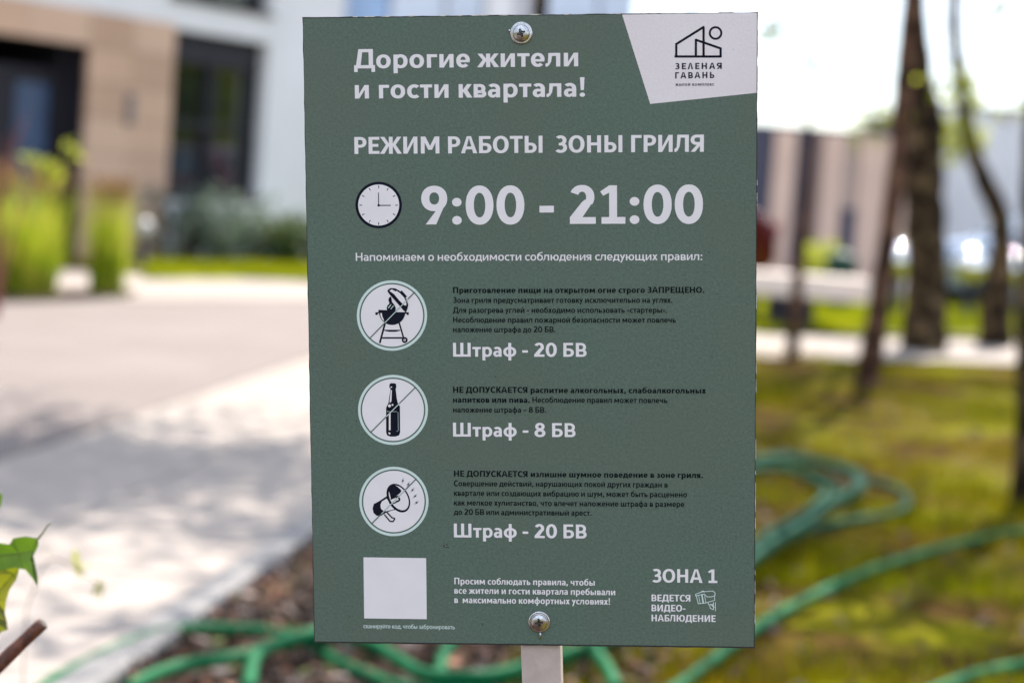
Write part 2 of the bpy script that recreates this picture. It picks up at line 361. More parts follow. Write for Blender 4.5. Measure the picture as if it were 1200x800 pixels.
def shape(c, h, W, T, k=1.0):
    """polygons and body width; h height of the letter; k widens; returns polys,width,(lsb,rsb) in stems"""
    up = h > .9; sc_ = h / 1.0; V = lambda x, y0=0, y1=None: box2(x, x + W, y0, h if y1 is None else y1); H = lambda x0, x1, y: box2(x0, x1, y, y + T)
    s, r = .085, .03    # straight and round bearings
    if not up: s *= .85; r *= .9
    mid = h * .5 - T / 2
    if c == 'н':
        b = .70 if up else .56; return V(0) + V(b - W) + H(W * .9, b - W * .9, mid), b, s, s
    if c in 'ий':
        b = .72 if up else .58; q = [[(W * .3, 0), (W * 1.05, 0), (b - W * .3, h), (b - W * 1.05, h)]]
        p = V(0) + V(b - W) + q
        if c == 'й': p += arc(b / 2, h + .23, .15, .16, W * .6, T * .7, 190, 350)
        return p, b, s, s
    if c == 'м':
        b = .94 if up else .74; q = .5 * W; return V(0) + V(b - W) + [[(W * .25, h), (W * 1.2, h), (b / 2 + q, h * .22), (b / 2 - q, h * .22)], [(b - W * .25, h), (b - W * 1.2, h), (b / 2 - q, h * .22), (b / 2 + q, h * .22)]], b, s, s
    if c == 'п':
        b = .70 if up else .56; return V(0) + V(b - W) + H(W * .9, b - W * .9, h - T), b, s, s
    if c == 'г':
        b = .52 if up else .42; return V(0) + H(W * .9, b, h - T), b, s, .02
    if c == 'т':
        b = .64 if up else .50; return V((b - W) / 2, 0, h - T * .5) + H(0, b, h - T), b, .02, .02
    if c == 'ш' or c == 'щ':
        b = 1.06 if up else .86; p = V(0) + V(b / 2 - W / 2) + V(b - W) + H(W * .9, b - W * .9, 0)
        if c == 'щ': p += H(b - W, b + .10, 0) + box2(b - W * .10 - .02, b + .10, -.18 * (1 if up else .9), T * .5); return p, b + .10, s, .02
        return p, b, s, s
    if c == 'ц':
        b = .70 if up else .56; return V(0) + V(b - W) + H(W * .9, b, 0) + H(b - W, b + .1, 0) + box2(b - .03, b + .10, -.18, T * .5), b + .1, s, .02
    if c == 'ч':
        b = .66 if up else .52; y = h * .36; return V(b - W) + V(0, h * .62) + arc(.26 * h + 0, h * .62, .26 * h, h * .62 - y, W, T, 180, 270) + H(.25 * h, b - W * .9, y), b, s * .8, s
    if c == 'л':
        b = .72 if up else .60; return V(b - W) + H(.22 * b, b - W * .9, h - T) + [[(.20 * b, h), (.20 * b + W * .95, h), (.16 * b + W * .75, h * .3), (.13 * b + W * .1, h * .25)], [(.13 * b + W * .1 - .01, h * .27), (.165 * b + W * .75, h * .34), (.08 * b + W * .5, .06 * h), (.0, T * .95)], [(0, T), (.12 * b + W * .4, .12 * h), (.05 * b + .05, .0), (0, 0)]], b, .0, s
    if c == 'д':
        b = .86 if up else .68; d = .19 if up else .15
        return box2(b - W * 1.0 - .09 * b, b - .09 * b, T * .5, h) + H(.24 * b, b - .1 * b - W * .8, h - T) + [[(.22 * b, h), (.22 * b + W * .95, h), (.11 * b + W, T * .8), (.09 * b, T * .8)]] + H(0, b, 0) + box2(0, W * .82, -d, T * .6) + box2(b - W * .82, b, -d, T * .6), b, .01, .01
    if c == 'ь' or c == 'ы':
        b = .60 if up else .50; p = V(0) + bowl(W * .9, b, 0, h * .60, W * .97, T)
        if c == 'ы': q = b + (.10 if up else .07); p += V(q); b = q + W
        return p, b, s, s if c == 'ы' else r
    if c == 'в':
        b = .64 if up else .52; return V(0) + bowl(W * .9, b, 0, h * .54, W, T) + bowl(W * .9, b - .035, h * .54 - T, h, W * .95, T), b, s, r
    if c == 'я':
        b = .66 if up else .53; p = V(b - W); q = bowl(W * .9, b, h * .40, h, W * .97, T); q = [[(b - x, y) for x, y in pl] for pl in q]
        return p + q + [[(0, 0), (W * 1.15, 0), (b - W * .75, h * .42), (b - W * 1.75, h * .42)]], b, .0, s
    if c == 'о':
        b = .80 if up else .60; o_ = .015; return arc(b / 2, h / 2, b / 2, h / 2 + o_, W * 1.03, T, 0, 360, 24), b, .04, .04
    if c == 'с':
        b = .70 if up else .52; rx = b * .57; return arc(rx, h / 2, rx, h / 2 + .015, W * 1.03, T * 1.05, 48, 312, 16), b * .96, .04, .01
    if c == 'э':
        b = .70 if up else .52; rx = b * .57; p = arc(rx, h / 2, rx, h / 2 + .015, W * 1.03, T * 1.05, 48, 312, 16) + H(W * .8, b * .75, mid); return [[(b - x, y) for x, y in pl] for pl in p], b, .02, .04
    if c == 'ю':
        b = 1.08 if up else .84; ow = .76 if up else .56; return V(0) + H(W * .9, b - ow + W * .6, mid) + arc(b - ow / 2, h / 2, ow / 2, h / 2 + .015, W * 1.0, T, 0, 360, 22), b, s, .04
    if c == 'з':
        b = .58 if up else .45; ry1 = h * .285; ry2 = h * .285 + T * .1
        yu = h - ry1 + .01; yl = ry2 - .01; cx = b * .44
        return arc(cx, yu, b - cx - .03, ry1 + .005, W, T, -90, 140, 12) + arc(cx, yl, b - cx, ry2 + .005, W, T, -145, 90, 12) + box2(b * .28, cx + .01, h * .5 - T * .45, h * .5 + T * .45), b, .03, .035
    if c == 'к':
        b = .66 if up else .54; return V(0) + H(W * .9, W + .06, mid) + [[(W + .02, mid + T * .35), (W + .02, mid + T), (b - W * 1.15, h), (b - W * .0, h), (W + .02 + W * .85, mid + T * .55)], [(W + .02, mid + T * .2), (W + .02 + W * .95, mid + T * .85), (b + .02, 0), (b - W * 1.15, 0)]], b, s, .0
    if c == 'ж':
        b = 1.08 if up else .86; cx = b / 2; p = V(cx - W / 2)
        for sg in (-1, 1):
            f_ = lambda x, y: (cx + sg * x, y)
            p += [[f_(W * .5 - .01, mid), f_(W * .5 - .01, mid + T), f_(cx - W * 1.1, h), f_(cx - .0, h), f_(W * .5 + W * .7, mid + T * .5)], [f_(W * .5 + .0, mid + T * .3), f_(W * .5 + W * .75, mid + T * .75), f_(cx + .02, 0), f_(cx - W * 1.1, 0)]]
        return p, b, .01, .01
    if c == 'х':
        b = .70 if up else .55; return [[(0, 0), (W * 1.15, 0), (b - .02, h), (b - .02 - W * 1.15, h)], [(.02, h), (.02 + W * 1.15, h), (b, 0), (b - W * 1.15, 0)]], b, .01, .01
    if c == 'у':
        b = .70 if up else .56; d = 0 if up else -.27; x0 = b * .18 if up else b * .1
        return [[(0, h), (W * 1.1, h), (b * .5 + W * .5, h * .28), (b * .5 - W * .15, h * .16)], [(b, h), (b - W * 1.05, h), (x0, d), (x0 + W * 1.05, d)]] + (box2(x0 - .12, x0 + W * .4, 0, T * .9) if up else []), b, .0, .0
    if c == 'а' and up:
        b = .82; return [[(0, 0), (W * 1.05, 0), (b / 2 + W * .1, h), (b / 2 - W * .55, h)], [(b, 0), (b - W * 1.05, 0), (b / 2 - W * .1, h), (b / 2 + W * .55, h)], [(b * .2, h * .23), (b * .8, h * .23), (b * .74, h * .23 + T), (b * .26, h * .23 + T)]], b, .01, .01
    if c == 'Λ':
        b = .72; return [[(0, 0), (W * 1.05, 0), (b / 2 + W * .1, h), (b / 2 - W * .55, h)], [(b, 0), (b - W * 1.05, 0), (b / 2 - W * .1, h), (b / 2 + W * .55, h)]], b, .01, .01
    if c == 'а':
        b = .50; rx = b * .5; return V(b - W, 0, h * .62) + arc(b * .47, h * .62, b - b * .47, h * .38 + .015, W, T, 0, 140, 9) + arc(b * .44, h * .30, b * .44, h * .30 + .015, W, T * .92, 85, 280, 11) + box2(b * .42, b - W * .8, h * .60 - T * .85, h * .60) + [[(b * .5, -.015 + T * .1), (b - W * .7, h * .10), (b - W * .7, h * .10 + T), (b * .46, T * .9)]], b, .035, s * .9
    if c == 'б' and up:
        b = .63; return V(0) + H(W * .9, b - .05, h - T) + bowl(W * .9, b, 0, h * .60, W, T), b, s, r
    if c == 'б':
        b = .60; return arc(b / 2, .35, b / 2, .365, W, T, 0, 360, 22) + arc(b * .60, .50, b * .60, .50 - T * .35, W, T * 1.1, 105, 185, 7) + [[(b * .42, .86), (b * .44, .97), (b * .92, 1.04), (b * .92, 1.04 - T)]], b, .04, .04
    if c == 'е' and up:
        b = .55; return V(0) + H(W * .9, b, 0) + H(W * .9, b, h - T) + H(W * .9, b * .9, mid), b, s, .03
    if c == 'е':
        b = .56; return arc(b / 2, h / 2, b / 2, h / 2 + .015, W, T, 0, 318, 20) + box2(W * .8, b - .012, h * .5 - T * .55, h * .5 + T * .25), b, .035, .03
    if c == 'р':
        if up:
            b = .62; return V(0) + bowl(W * .9, b, h * .37, h, W, T), b, s, .02
        b = .58; return V(0, -.27, h) + arc(b - .29 + .0, h / 2, .29, h / 2 + .015, W, T, -140, 140, 18), b, s, .035
    if c == 'ф':
        b = .84 if up else .78; cx = b / 2; rx = b / 2; return box2(cx - W / 2, cx + W / 2, -.27 if not up else -.02, 1.0 if not up else 1.03) + arc(cx, h / 2, rx, (h / 2 + .015) * (1 if not up else .86), W, T, 0, 360, 24), b, .035, .035
    return None
def glyph(ch, W, T):
    lo = 'абвгдежзийклмнопрстуфхцчшщыьэюяё'
    if ch == 'Λ': return shape('Λ', 1, W, T)
    if ch.lower() in lo:
        up = ch != ch.lower(); g = shape(ch.lower(), 1.0 if up else .70, W * (1.0 if up else .96), T * (1.0 if up else .95)); return g
    if ch == ' ': return [], .23, .02, .02
    if ch == '0': return arc(.33, .5, .33, .515, W * 1.05, T * 1.1, 0, 360, 28), .66, .035, .035
    if ch == '1': return box2(.24, .24 + W, 0, 1) + box2(.06, .62, 0, T) + [[(.24 + W * .6, 1), (.24, 1), (.03, .84), (.10, .73), (.24 + W * .3, .84)]], .64, .035, .02
    if ch == '2': return arc(.31, .70, .29, .315, W * 1.05, T, -38, 158, 12) + [[(.02, T * .4), (.02, T * .98), (.30, .56), (.37, .63), (.53, .53), (.50, .47), (.03 + W * 1.5, T * .9)]] + box2(.02, .63, 0, T), .64, .035, .03
    if ch == '8': return arc(.33, .745, .28, .27, W, T, 0, 360, 22) + arc(.33, .275, .325, .29, W * 1.05, T, 0, 360, 22), .66, .035, .035
    if ch == '9': return arc(.31, .68, .31, .335, W * 1.05, T, 0, 360, 24) + [[(.619, .66), (.35, 0), (.35 - W * 1.35, 0), (.38, .40), (.45, .50)]], .63, .04, .04
    dr = W * .62
    dot = lambda x, y: [[(x + dr * math.cos(a * math.pi / 8), y + dr * math.sin(a * math.pi / 8)) for a in range(16)]]
    if ch == ':': return dot(dr, dr - .01) + dot(dr, .58), 2 * dr, .06, .06
    if ch == '.': return dot(dr, dr - .01), 2 * dr, .05, .04
    if ch == ',': return dot(dr, dr - .01) + [[(dr * .2, 0), (dr * 2, dr * .8), (dr * .9, -.17), (dr * .3, -.17)]], 2 * dr, .05, .04
    if ch == '!': return dot(dr, dr - .01) + [[(dr - W * .52, 1.0), (dr + W * .52, 1.0), (dr + W * .36, .34), (dr - W * .36, .34)]], 2 * dr, .07, .06
    if ch == '-': return box2(0, .34, .30, .30 + T), .34, .05, .05
    if ch == '–': return box2(0, .44, .32, .32 + T), .44, .06, .06
    if ch in '«»':
        q = []
        for x in (0, .19):
            q += [[(x, .35), (x + .13, .60), (x + .19, .55), (x + .08, .35)], [(x, .35), (x + .13, .10), (x + .19, .15), (x + .08, .35)]]
        if ch == '»': q = [[(.38 - x, y) for x, y in pl] for pl in q]
        return q, .38, .04, .04
    raise KeyError(ch)
def text(s, x0, x1, yb0, cap, W, T, m, yb1=None, track=0.0):
    """x0,x1 photo columns of the ends of the line, yb baseline rows (left,right), cap height in photo px"""
    yb1 = yb0 if yb1 is None else yb1
    a = sign_xy(x0, yb0); b = sign_xy(x1, yb1); base = (a[1] + b[1]) / 2
    cp = sign_xy(x0, yb0 - cap)[1] - a[1]
    x = 0; items = []; first = True
    for ch in s:
        p, wd, l, r_ = glyph(ch, W, T)
        if first: l = 0; first = False
        x += l; items.append((x, p)); x += wd; last = x; x += r_ + track
    sxx = (b[0] - a[0]) / last
    polys = [[(a[0] + (X + u) * sxx, base + v * cp) for u, v in pl] for X, p in items for pl in p]
    return poly_obj('lettering', polys, .00022, m, zs=5e-6)
BW, BT = .178, .165
K, Wt = M['ink_text'], M['ink_white']
text('Дорогие жители', 415, 677.6, 79.8, 22.5, BW, BT, Wt, 78.6)
text('и гости квартала!', 416, 685.6, 115.2, 22.5, BW, BT, Wt, 114)
text('РЕЖИМ РАБОТЫ  ЗОНЫ ГРИЛЯ', 415.5, 824.8, 180.7, 19.8, .195, .17, Wt, 177.8)
text('9:00 - 21:00', 494, 823.8, 262.6, 44.6, .185, .175, Wt, 262.2)
text('Напоминаем о необходимости соблюдения следующих правил:', 417, 823, 305.5, 9.6, .145, .14, Wt, 305)
bo = (.20, .175); rg = (.165, .155)
text('Приготовление пищи на открытом огне строго ЗАПРЕЩЕНО.', 531, 825.5, 343.2, 7, *bo, K)
text('Зона гриля предусматривает готовку исключительно на углях.', 531, 788, 354.8, 6.8, *rg, K)
text('Для разогрева углей - необходимо использовать «стартеры».', 531, 781.7, 366.5, 6.8, *rg, K)
text('Несоблюдение правил пожарной безопасности может повлечь', 531, 792, 378, 6.8, *rg, K)
text('наложение штрафа до 20 БВ.', 531, 651, 389.2, 6.8, *rg, K)
text('Штраф - 20 БВ', 531, 687.5, 417.8, 16.2, .185, .165, Wt)
text('НЕ ДОПУСКАЕТСЯ распитие алкогольных, слабоалкогольных', 531, 827.3, 460, 7, *bo, K, 460.7)
text('напитков или пива.', 531, 621, 471.6, 7, *bo, K)
text('Несоблюдение правил может повлечь', 624, 782, 471.8, 6.8, *rg, K)
text('наложение штрафа – 8 БВ.', 531, 640, 483.2, 6.8, *rg, K)
text('Штраф - 8 БВ', 531, 674.5, 511.5, 16.2, .185, .165, Wt)
text('НЕ ДОПУСКАЕТСЯ излишне шумное поведение в зоне гриля.', 532, 824, 558.5, 7, *bo, K, 559.3)
text('Совершение действий, нарушающих покой других граждан в', 532, 782.5, 569.7, 6.8, *rg, K, 570.3)
text('квартале или создающих вибрацию и шум, может быть расценено', 532, 805, 581, 6.8, *rg, K, 581.8)
text('как мелкое хулиганство, что влечет наложение штрафа в размере', 532, 802, 592.3, 6.8, *rg, K, 593)
text('до 20 БВ или административный арест.', 532, 693.3, 603, 6.8, *rg, K, 603.5)
text('Штраф - 20 БВ', 532, 687.5, 629.8, 16.2, .185, .165, Wt)
text('Просим соблюдать правила, чтобы', 532.5, 697, 684.2, 7.6, .18, .15, Wt, 685.4)
text('все жители и гости квартала пребывали', 532.5, 721, 695.2, 7.6, .18, .15, Wt, 696.6)
text('в  максимально комфортных условиях!', 532.5, 715, 706.2, 7.6, .18, .15, Wt, 707.6)
text('сканируйте код, чтобы забронировать', 426, 533, 736, 5.2, .14, .12, M['ink_pale'])
text('ЗОНА 1', 764.4, 841, 682, 15.8, .19, .17, Wt, 682.4)
text('ВЕДЕТСЯ', 763.5, 809, 704, 7.8, .20, .16, Wt)
text('ВИДЕО-', 763.5, 803.3, 715.8, 7.8, .20, .16, Wt)
text('НАБЛЮДЕНИЕ', 763.5, 838.7, 727.4, 7.8, .20, .16, Wt, 728)
text('ЗЕΛЕНАЯ', 791.2, 845.8, 81.3, 7.3, .20, .19, M['ink_black'], track=.18)
text('ГАВАНЬ', 791.2, 837, 92, 7.3, .20, .19, M['ink_black'], track=.18)
text('ЖИЛОЙ КОМПЛЕКС', 791.5, 837, 100.9, 3, .2, .18, M['ink_black'], track=.15)

# ------------------------------------------------------------------ pictograms (coordinates in photo px)
def loc(pts, f): return [sign_xy(*f(*p)) for p in pts]
def circ(cx, cy, r, n=48): return [(cx + r * math.cos(2 * math.pi * i / n), cy + r * math.sin(2 * math.pi * i / n)) for i in range(n)]
def line(pts, wd):
    out = []
    for (x0, y0), (x1, y1) in zip(pts, pts[1:]):
        d = math.hypot(x1 - x0, y1 - y0) or 1; ux, uy = (x1 - x0) / d * wd / 2, (y1 - y0) / d * wd / 2
        out.append([(x0 - ux * .6 - uy, y0 - uy * .6 + ux), (x1 + ux * .6 - uy, y1 + uy * .6 + ux), (x1 + ux * .6 + uy, y1 + uy * .6 - ux), (x0 - ux * .6 + uy, y0 - uy * .6 - ux)])
    return out
def ringp(cx, cy, r0, r1, n=48, sx=1, sy=1, rot=0):
    out = []; cr, sr = math.cos(rot), math.sin(rot)
    def q(r, i):
        x = r * math.cos(2 * math.pi * i / n) * sx; y = r * math.sin(2 * math.pi * i / n) * sy; return (cx + x * cr - y * sr, cy + x * sr + y * cr)
    for i in range(n): out.append([q(r0, i), q(r0, i + 1), q(r1, i + 1), q(r1, i)])
    return out
MI = [M['ink_pale'], M['ink_green'], M['ink_white'], M['ink_black']]
def layers(name, lst, f):
    """lst of (polys, material index), later ones printed on top"""
    vs = []; fs = []; mi = []; z = .00018
    for polys, m_ in lst:
        z += 1.6e-5
        for pl in polys:
            z += 2.5e-7
            pts = loc(pl, f); a = sum(pts[i][0] * pts[(i + 1) % len(pts)][1] - pts[(i + 1) % len(pts)][0] * pts[i][1] for i in range(len(pts)))
            if a < 0: pts = pts[::-1]
            k = len(vs); vs += [(x, y, z) for x, y in pts]; fs.append(tuple(range(k, k + len(pts)))); mi.append(m_)
    return mesh_obj(name, vs, fs, MI, board, mi=mi)
def badge(cx, cy, r): return [([circ(cx, cy, r)], 0), ([circ(cx, cy, r * .925)], 1), ([circ(cx, cy, r * .885)], 2)]
ell = lambda cx, cy, rx, ry, a0, a1, n=16, rot=0: [(cx + rx * math.cos(math.radians(a0 + (a1 - a0) * i / n)) * math.cos(rot) - ry * math.sin(math.radians(a0 + (a1 - a0) * i / n)) * math.sin(rot), cy + rx * math.cos(math.radians(a0 + (a1 - a0) * i / n)) * math.sin(rot) + ry * math.sin(math.radians(a0 + (a1 - a0) * i / n)) * math.cos(rot)) for i in range(n + 1)]
sc8 = lambda ox, oy: (lambda x, y: (ox + x / 8, oy + y / 8))
# clock
fc = lambda x, y: (x, y)
lst = [([circ(443.8, 240.3, 27.2, 60)], 3), ([circ(443.8, 240.3, 24.0, 60)], 2)]
tk = []
for i in range(12):
    a = math.radians(30 * i); tk += line([(443.8 + 19.6 * math.sin(a), 240.5 - 20.2 * math.cos(a)), (443.8 + 22.2 * math.sin(a), 240.5 - 22.8 * math.cos(a))], .95)
lst += [(tk, 3), (line([(443.8, 240.6), (443.6, 226)], 1.0), 3), (line([(443.8, 240.7), (457.6, 240.7)], 1.1), 3), ([circ(443.8, 240.7, 1.5, 12)], 3)]
layers('clock_pictogram', lst, fc)
# grill
g = badge(395, 397, 330)
g += [(line([(330, 470), (282, 650)], 18) + line([(463, 465), (505, 610)], 15), 3), (line([(300, 606), (490, 606)], 15), 3),
      ([[(320, 530), (475, 530), (470, 540), (430, 549), (370, 549), (328, 541)]], 3), ([circ(515, 626, 28, 20)], 3), ([circ(515, 626, 11, 12)], 2), ([circ(515, 626, 6, 10)], 3),
      ([ell(397, 365, 123, 120, 0, 180)], 3), ([[(268, 343), (435, 350), (435, 368), (268, 366)]], 3), ([[(240, 366), (275, 366), (275, 374), (262, 379), (262, 391), (240, 391)], [(518, 366), (553, 366), (553, 391), (535, 391), (533, 380), (518, 380)]], 3),
      ([[(286, 374), (300, 374), (305, 405), (318, 435), (322, 452), (303, 432), (290, 405)]], 2),
      ([[(385, 218), (366, 232), (362, 255), (372, 282), (352, 305), (345, 330), (352, 353), (428, 353), (432, 325), (414, 292), (395, 268), (392, 240)]], 3),
      (line([(362, 325), (385, 295)], 7) + line([(385, 335), (410, 305)], 6), 0),
      ([[(352, 168), (362, 150), (388, 139), (425, 142), (465, 163), (505, 203), (535, 250), (548, 300), (540, 335), (527, 368), (505, 350), (465, 303), (370, 195)]], 3),
      ([[(372, 166), (392, 152), (425, 156), (470, 186), (512, 232), (530, 275), (530, 303), (506, 298), (460, 250), (415, 196)]], 2),
      (line([(405, 150), (432, 165)], 12) + line([(483, 172), (525, 220)], 20) + line([(478, 190), (510, 222)], 8), 3),
      (line([(608, 178), (185, 612)], 10), 1), (line([(545, 243), (330, 463)], 6), 0)]
layers('grill_pictogram', g, sc8(410, 320))
# bottle
g = badge(405, 400, 328)
bt = [(372, 160), (385, 150), (420, 150), (434, 158), (436, 190), (430, 205), (440, 290), (448, 330), (470, 370), (472, 610), (462, 638), (430, 650), (380, 650), (350, 638), (340, 610), (340, 380), (362, 335), (368, 290), (382, 205), (370, 190)]
g += [([bt], 3), ([[(384, 215), (394, 215), (390, 320), (376, 335), (372, 325)]], 2), ([circ(372, 362, 14, 12)], 2), ([circ(400, 353, 9, 10)], 2), (line([(385, 186), (393, 188)], 10), 2),
      ([[(366, 430), (382, 430), (382, 590), (366, 590)]], 2), ([[(362, 610), (380, 614), (380, 630), (364, 625)]], 2), (line([(452, 420), (455, 590)], 3) + line([(350, 408), (352, 416), (440, 416)], 3) + line([(440, 600), (452, 596)], 3), 0),
      (line([(614, 190), (198, 608)], 10), 1), (line([(465, 340), (345, 460)], 7), 0)]
layers('bottle_pictogram', g, sc8(410, 430))
# megaphone
g = badge(413, 377, 325); ra = math.radians(60)
g += [([[(350, 325), (265, 380), (225, 400), (213, 440), (222, 485), (250, 510), (290, 512), (345, 480), (400, 460), (440, 455)]], 3),
      ([[(345, 350), (300, 378), (287, 410), (292, 445), (318, 468), (345, 468), (420, 448)]], 2),
      ([ell(455, 345, 145, 98, 0, 360, 32, ra)], 3), ([ell(459, 343, 126, 80, 0, 360, 32, ra)], 2),
      ([[(372, 300), (362, 265), (378, 228), (412, 220), (450, 240), (485, 275), (470, 300), (430, 330), (385, 352)]], 3),
      (line([(385, 355), (455, 325)], 12) + line([(410, 395), (460, 372)], 12), 3), ([circ(450, 357, 24, 14)], 3), ([circ(445, 356, 12, 12)], 2), ([[(388, 362), (440, 342), (444, 366), (405, 388)]], 2),
      (line([(325, 500), (375, 560)], 12) + line([(350, 480), (395, 528), (420, 535)], 12) + line([(375, 562), (405, 565), (422, 540)], 12), 3)]
for bx, by in ((497, 183), (548, 218), (588, 270), (612, 327), (625, 388)):
    a = .0 + (bx - 497) / 180; fbolt = [(8, -32), (-12, 6), (0, 4), (-10, 32), (12, -8), (0, -4)]
    g.append(([[(bx + x * math.cos(a) - y * math.sin(a), by + x * math.sin(a) + y * math.cos(a)) for x, y in fbolt]], 3))
g += [(line([(620, 168), (205, 585)], 10), 1), (line([(520, 268), (300, 490)], 6), 0)]
layers('megaphone_pictogram', g, sc8(410, 540))
# estate logo: outlined house and sun
fl = lambda x, y: (600 + x / 4, y / 4)
g = [(line([(770, 264), (770, 208), (898, 128), (898, 264)], 11) + line([(862, 264), (862, 188), (978, 228), (978, 266), (765, 266)], 11), 3), (ringp(954, 156, 32, 22, 32), 3)]
layers('house_emblem', g, fl)
# camera pictogram
fk = lambda x, y: (740 + x / 6.157, 650 + y / 6.157)
g = [(line([(462, 282), (508, 264), (588, 258), (603, 272), (603, 290), (580, 300), (545, 300), (525, 280), (462, 293), (462, 282)], 5) + line([(468, 293), (482, 350), (530, 345), (600, 325), (600, 292)], 5) + line([(484, 290), (496, 348)], 4) + line([(508, 286), (518, 344)], 10) + line([(528, 290), (536, 343)], 4)
      + line([(552, 340), (556, 358), (590, 352)], 5) + line([(565, 360), (568, 382), (590, 392)], 5) + line([(592, 340), (592, 392)], 5) + line([(606, 340), (606, 402)], 5) + line([(580, 360), (596, 376)], 8) + line([(504, 262), (520, 258), (526, 266)], 5), 0)]
layers('camera_pictogram', g, fk)
layers('blank_patch', [([[(426, 652.5), (499.4, 653.5), (500.2, 724.9), (426.8, 724)]], 2)], fc)
# dirt specks
sp = []
for i in range(70):
    x, y = random.uniform(.01, SW - .01), -random.uniform(.01, SH - .01); r = random.choice([.0003, .0003, .0004, .0006]); sp.append([(x + r * random.uniform(.5, 1) * math.cos(a), y + r * random.uniform(.5, 1) * math.sin(a)) for a in (0, 1.2, 2.5, 3.8, 5)])
for pts, wd in (([(519, 639), (522, 641), (526, 641)], .9), ([(520, 638.5), (523, 637.5), (525, 638.5)], .7), ([(564.5, 730), (565.5, 732)], .9)):
    for q in line(pts, wd): sp.append(loc(q, fc))
tag(poly_obj('dirt_specks', sp, .00013, M['dirt']), kind='stuff')
scr = []
for i in range(26):
    x, y = random.uniform(.02, SW - .02), -random.uniform(.02, SH - .02); a = random.gauss(1.3, .6); l = random.uniform(.004, .022)
    scr += line([(x, y), (x + l * .5 * math.cos(a), y + l * .5 * math.sin(a)), (x + l * math.cos(a + .15), y + l * math.sin(a + .15))], .00022)
tag(poly_obj('scratches', scr, .000115, mat('scratch_pale', (.13, .18, .15), .6, var=.1)), kind='stuff')
# screws
def screw(px, py, rot, burr):
    x, y = sign_xy(px, py); sx = .4192 / 739 * 13.0
    o = bpy.data.objects.new('screw', None); o.empty_display_size = .01
    def lathe(name, prof, m):
        n = 40; vs = []; fs = []
        for i, (r, z) in enumerate(prof):
            for j in range(n): vs.append((r * math.cos(2 * math.pi * j / n), r * math.sin(2 * math.pi * j / n), z))
        for i in range(len(prof) - 1):
            for j in range(n): fs.append((i * n + j, i * n + (j + 1) % n, (i + 1) * n + (j + 1) % n, (i + 1) * n + j))
        fs.append(tuple(range((len(prof) - 1) * n, len(prof) * n))); return mesh_obj(name, vs, fs, m, None, True)
    R_ = sx
    prof = [(R_, 0), (R_, .0006), (R_ * .97, .0010), (R_ * .86, .0012), (R_ * .76, .0009), (R_ * .74, .0011), (R_ * .70, .0018)]
    prof += [(R_ * .70 * math.cos(a), .0018 + .0013 * math.sin(a)) for a in [i * math.pi / 2 / 9 for i in range(1, 9)]]
    o = lathe('screw', prof, M['steel']); o.parent = sign
    o.matrix_local = inv @ MS @ Matrix.Translation((x, y, .0001)) @ Matrix.Rotation(rot, 4, 'Z')
    cr = MB(); z = .0032; q = R_ * .38; u = R_ * .115
    for a in (0, math.pi / 2):
        c, s_ = math.cos(a), math.sin(a); pts = [(-q, -u * .7), (-q * .4, -u), (q * .4, -u), (q, -u * .7), (q, u * .7), (q * .4, u), (-q * .4, u), (-q, u * .7)]
        zz = [z - .0002 if abs(px_) > q * .9 else z + .00018 for px_, _ in pts]
        cr.add([(px_ * c - py_ * s_, px_ * s_ + py_ * c, zq + a * 2e-5) for (px_, py_), zq in zip(pts, zz)], [tuple(range(8))])
    for a in range(4):
        an = math.pi / 4 + a * math.pi / 2; cx_, cy_ = R_ * .17 * math.cos(an), R_ * .17 * math.sin(an)
        cr.add([(cx_ + R_ * .07 * math.cos(k * 1.57), cy_ + R_ * .07 * math.sin(k * 1.57), z + .00025) for k in range(4)], [(0, 1, 2, 3)])
    sub(cr.build('cross_recess', M['recess']), o)
    if burr:
        b_ = MB(); a0 = -rot - math.pi / 2 + .05 if burr == 1 else -rot + math.pi * .92
        d = Vector((math.cos(a0), math.sin(a0), 0)); nrm = Vector((-d.y, d.x, 0)); ln = .0045 if burr == 1 else .0012
        b_.tube([d * R_ * .95 + Vector((0, 0, .0006)), d * (R_ + ln * .35) + nrm * .0005 + Vector((0, 0, .0011)), d * (R_ + ln * .7) - nrm * .0004 + Vector((0, 0, .0005)), d * (R_ + ln) + nrm * .0003 + Vector((0, 0, .0008))], [.0007, .0009, .0006, .0004], 6)
        sub(b_.build('metal_burr', M['steel'], None, True), o)
screw(611, 39, .35, 2); screw(632, 728, .15, 1)
# post: square tube with rounded corners behind the board
hw = .0133; mb = MB(); prof = []
for cx_, cz_, a0 in ((hw - .002, -.0032 - .002, 0), (-hw + .002, -.0032 - .002, 90), (-hw + .002, -.0032 - 2 * hw + .002, 180), (hw - .002, -.0032 - 2 * hw + .002, 270)):
    for i in range(4): a = math.radians(a0 + 30 * i); prof.append((cx_ + .002 * math.cos(a), cz_ + .002 * math.sin(a)))
px_ax = Vector((-pd.y, pd.x, 0)); k = len(prof); rows = [-.010, .1, .2, .3, .42, .6, .8, base_t + .1]; vs = []
for r_ in rows:
    c_ = Vector((s1[0], s1[1], 0)) + pd * r_
    vs += [tuple(c_ + px_ax * a + Vector((0, 0, b_))) for a, b_ in prof]
fs = [(i * k + j, i * k + (j + 1) % k, (i + 1) * k + (j + 1) % k, (i + 1) * k + j) for i in range(len(rows) - 1) for j in range(k)] + [tuple(range(k))]
sput(mesh_obj('post', vs, fs, M['post'], sign))

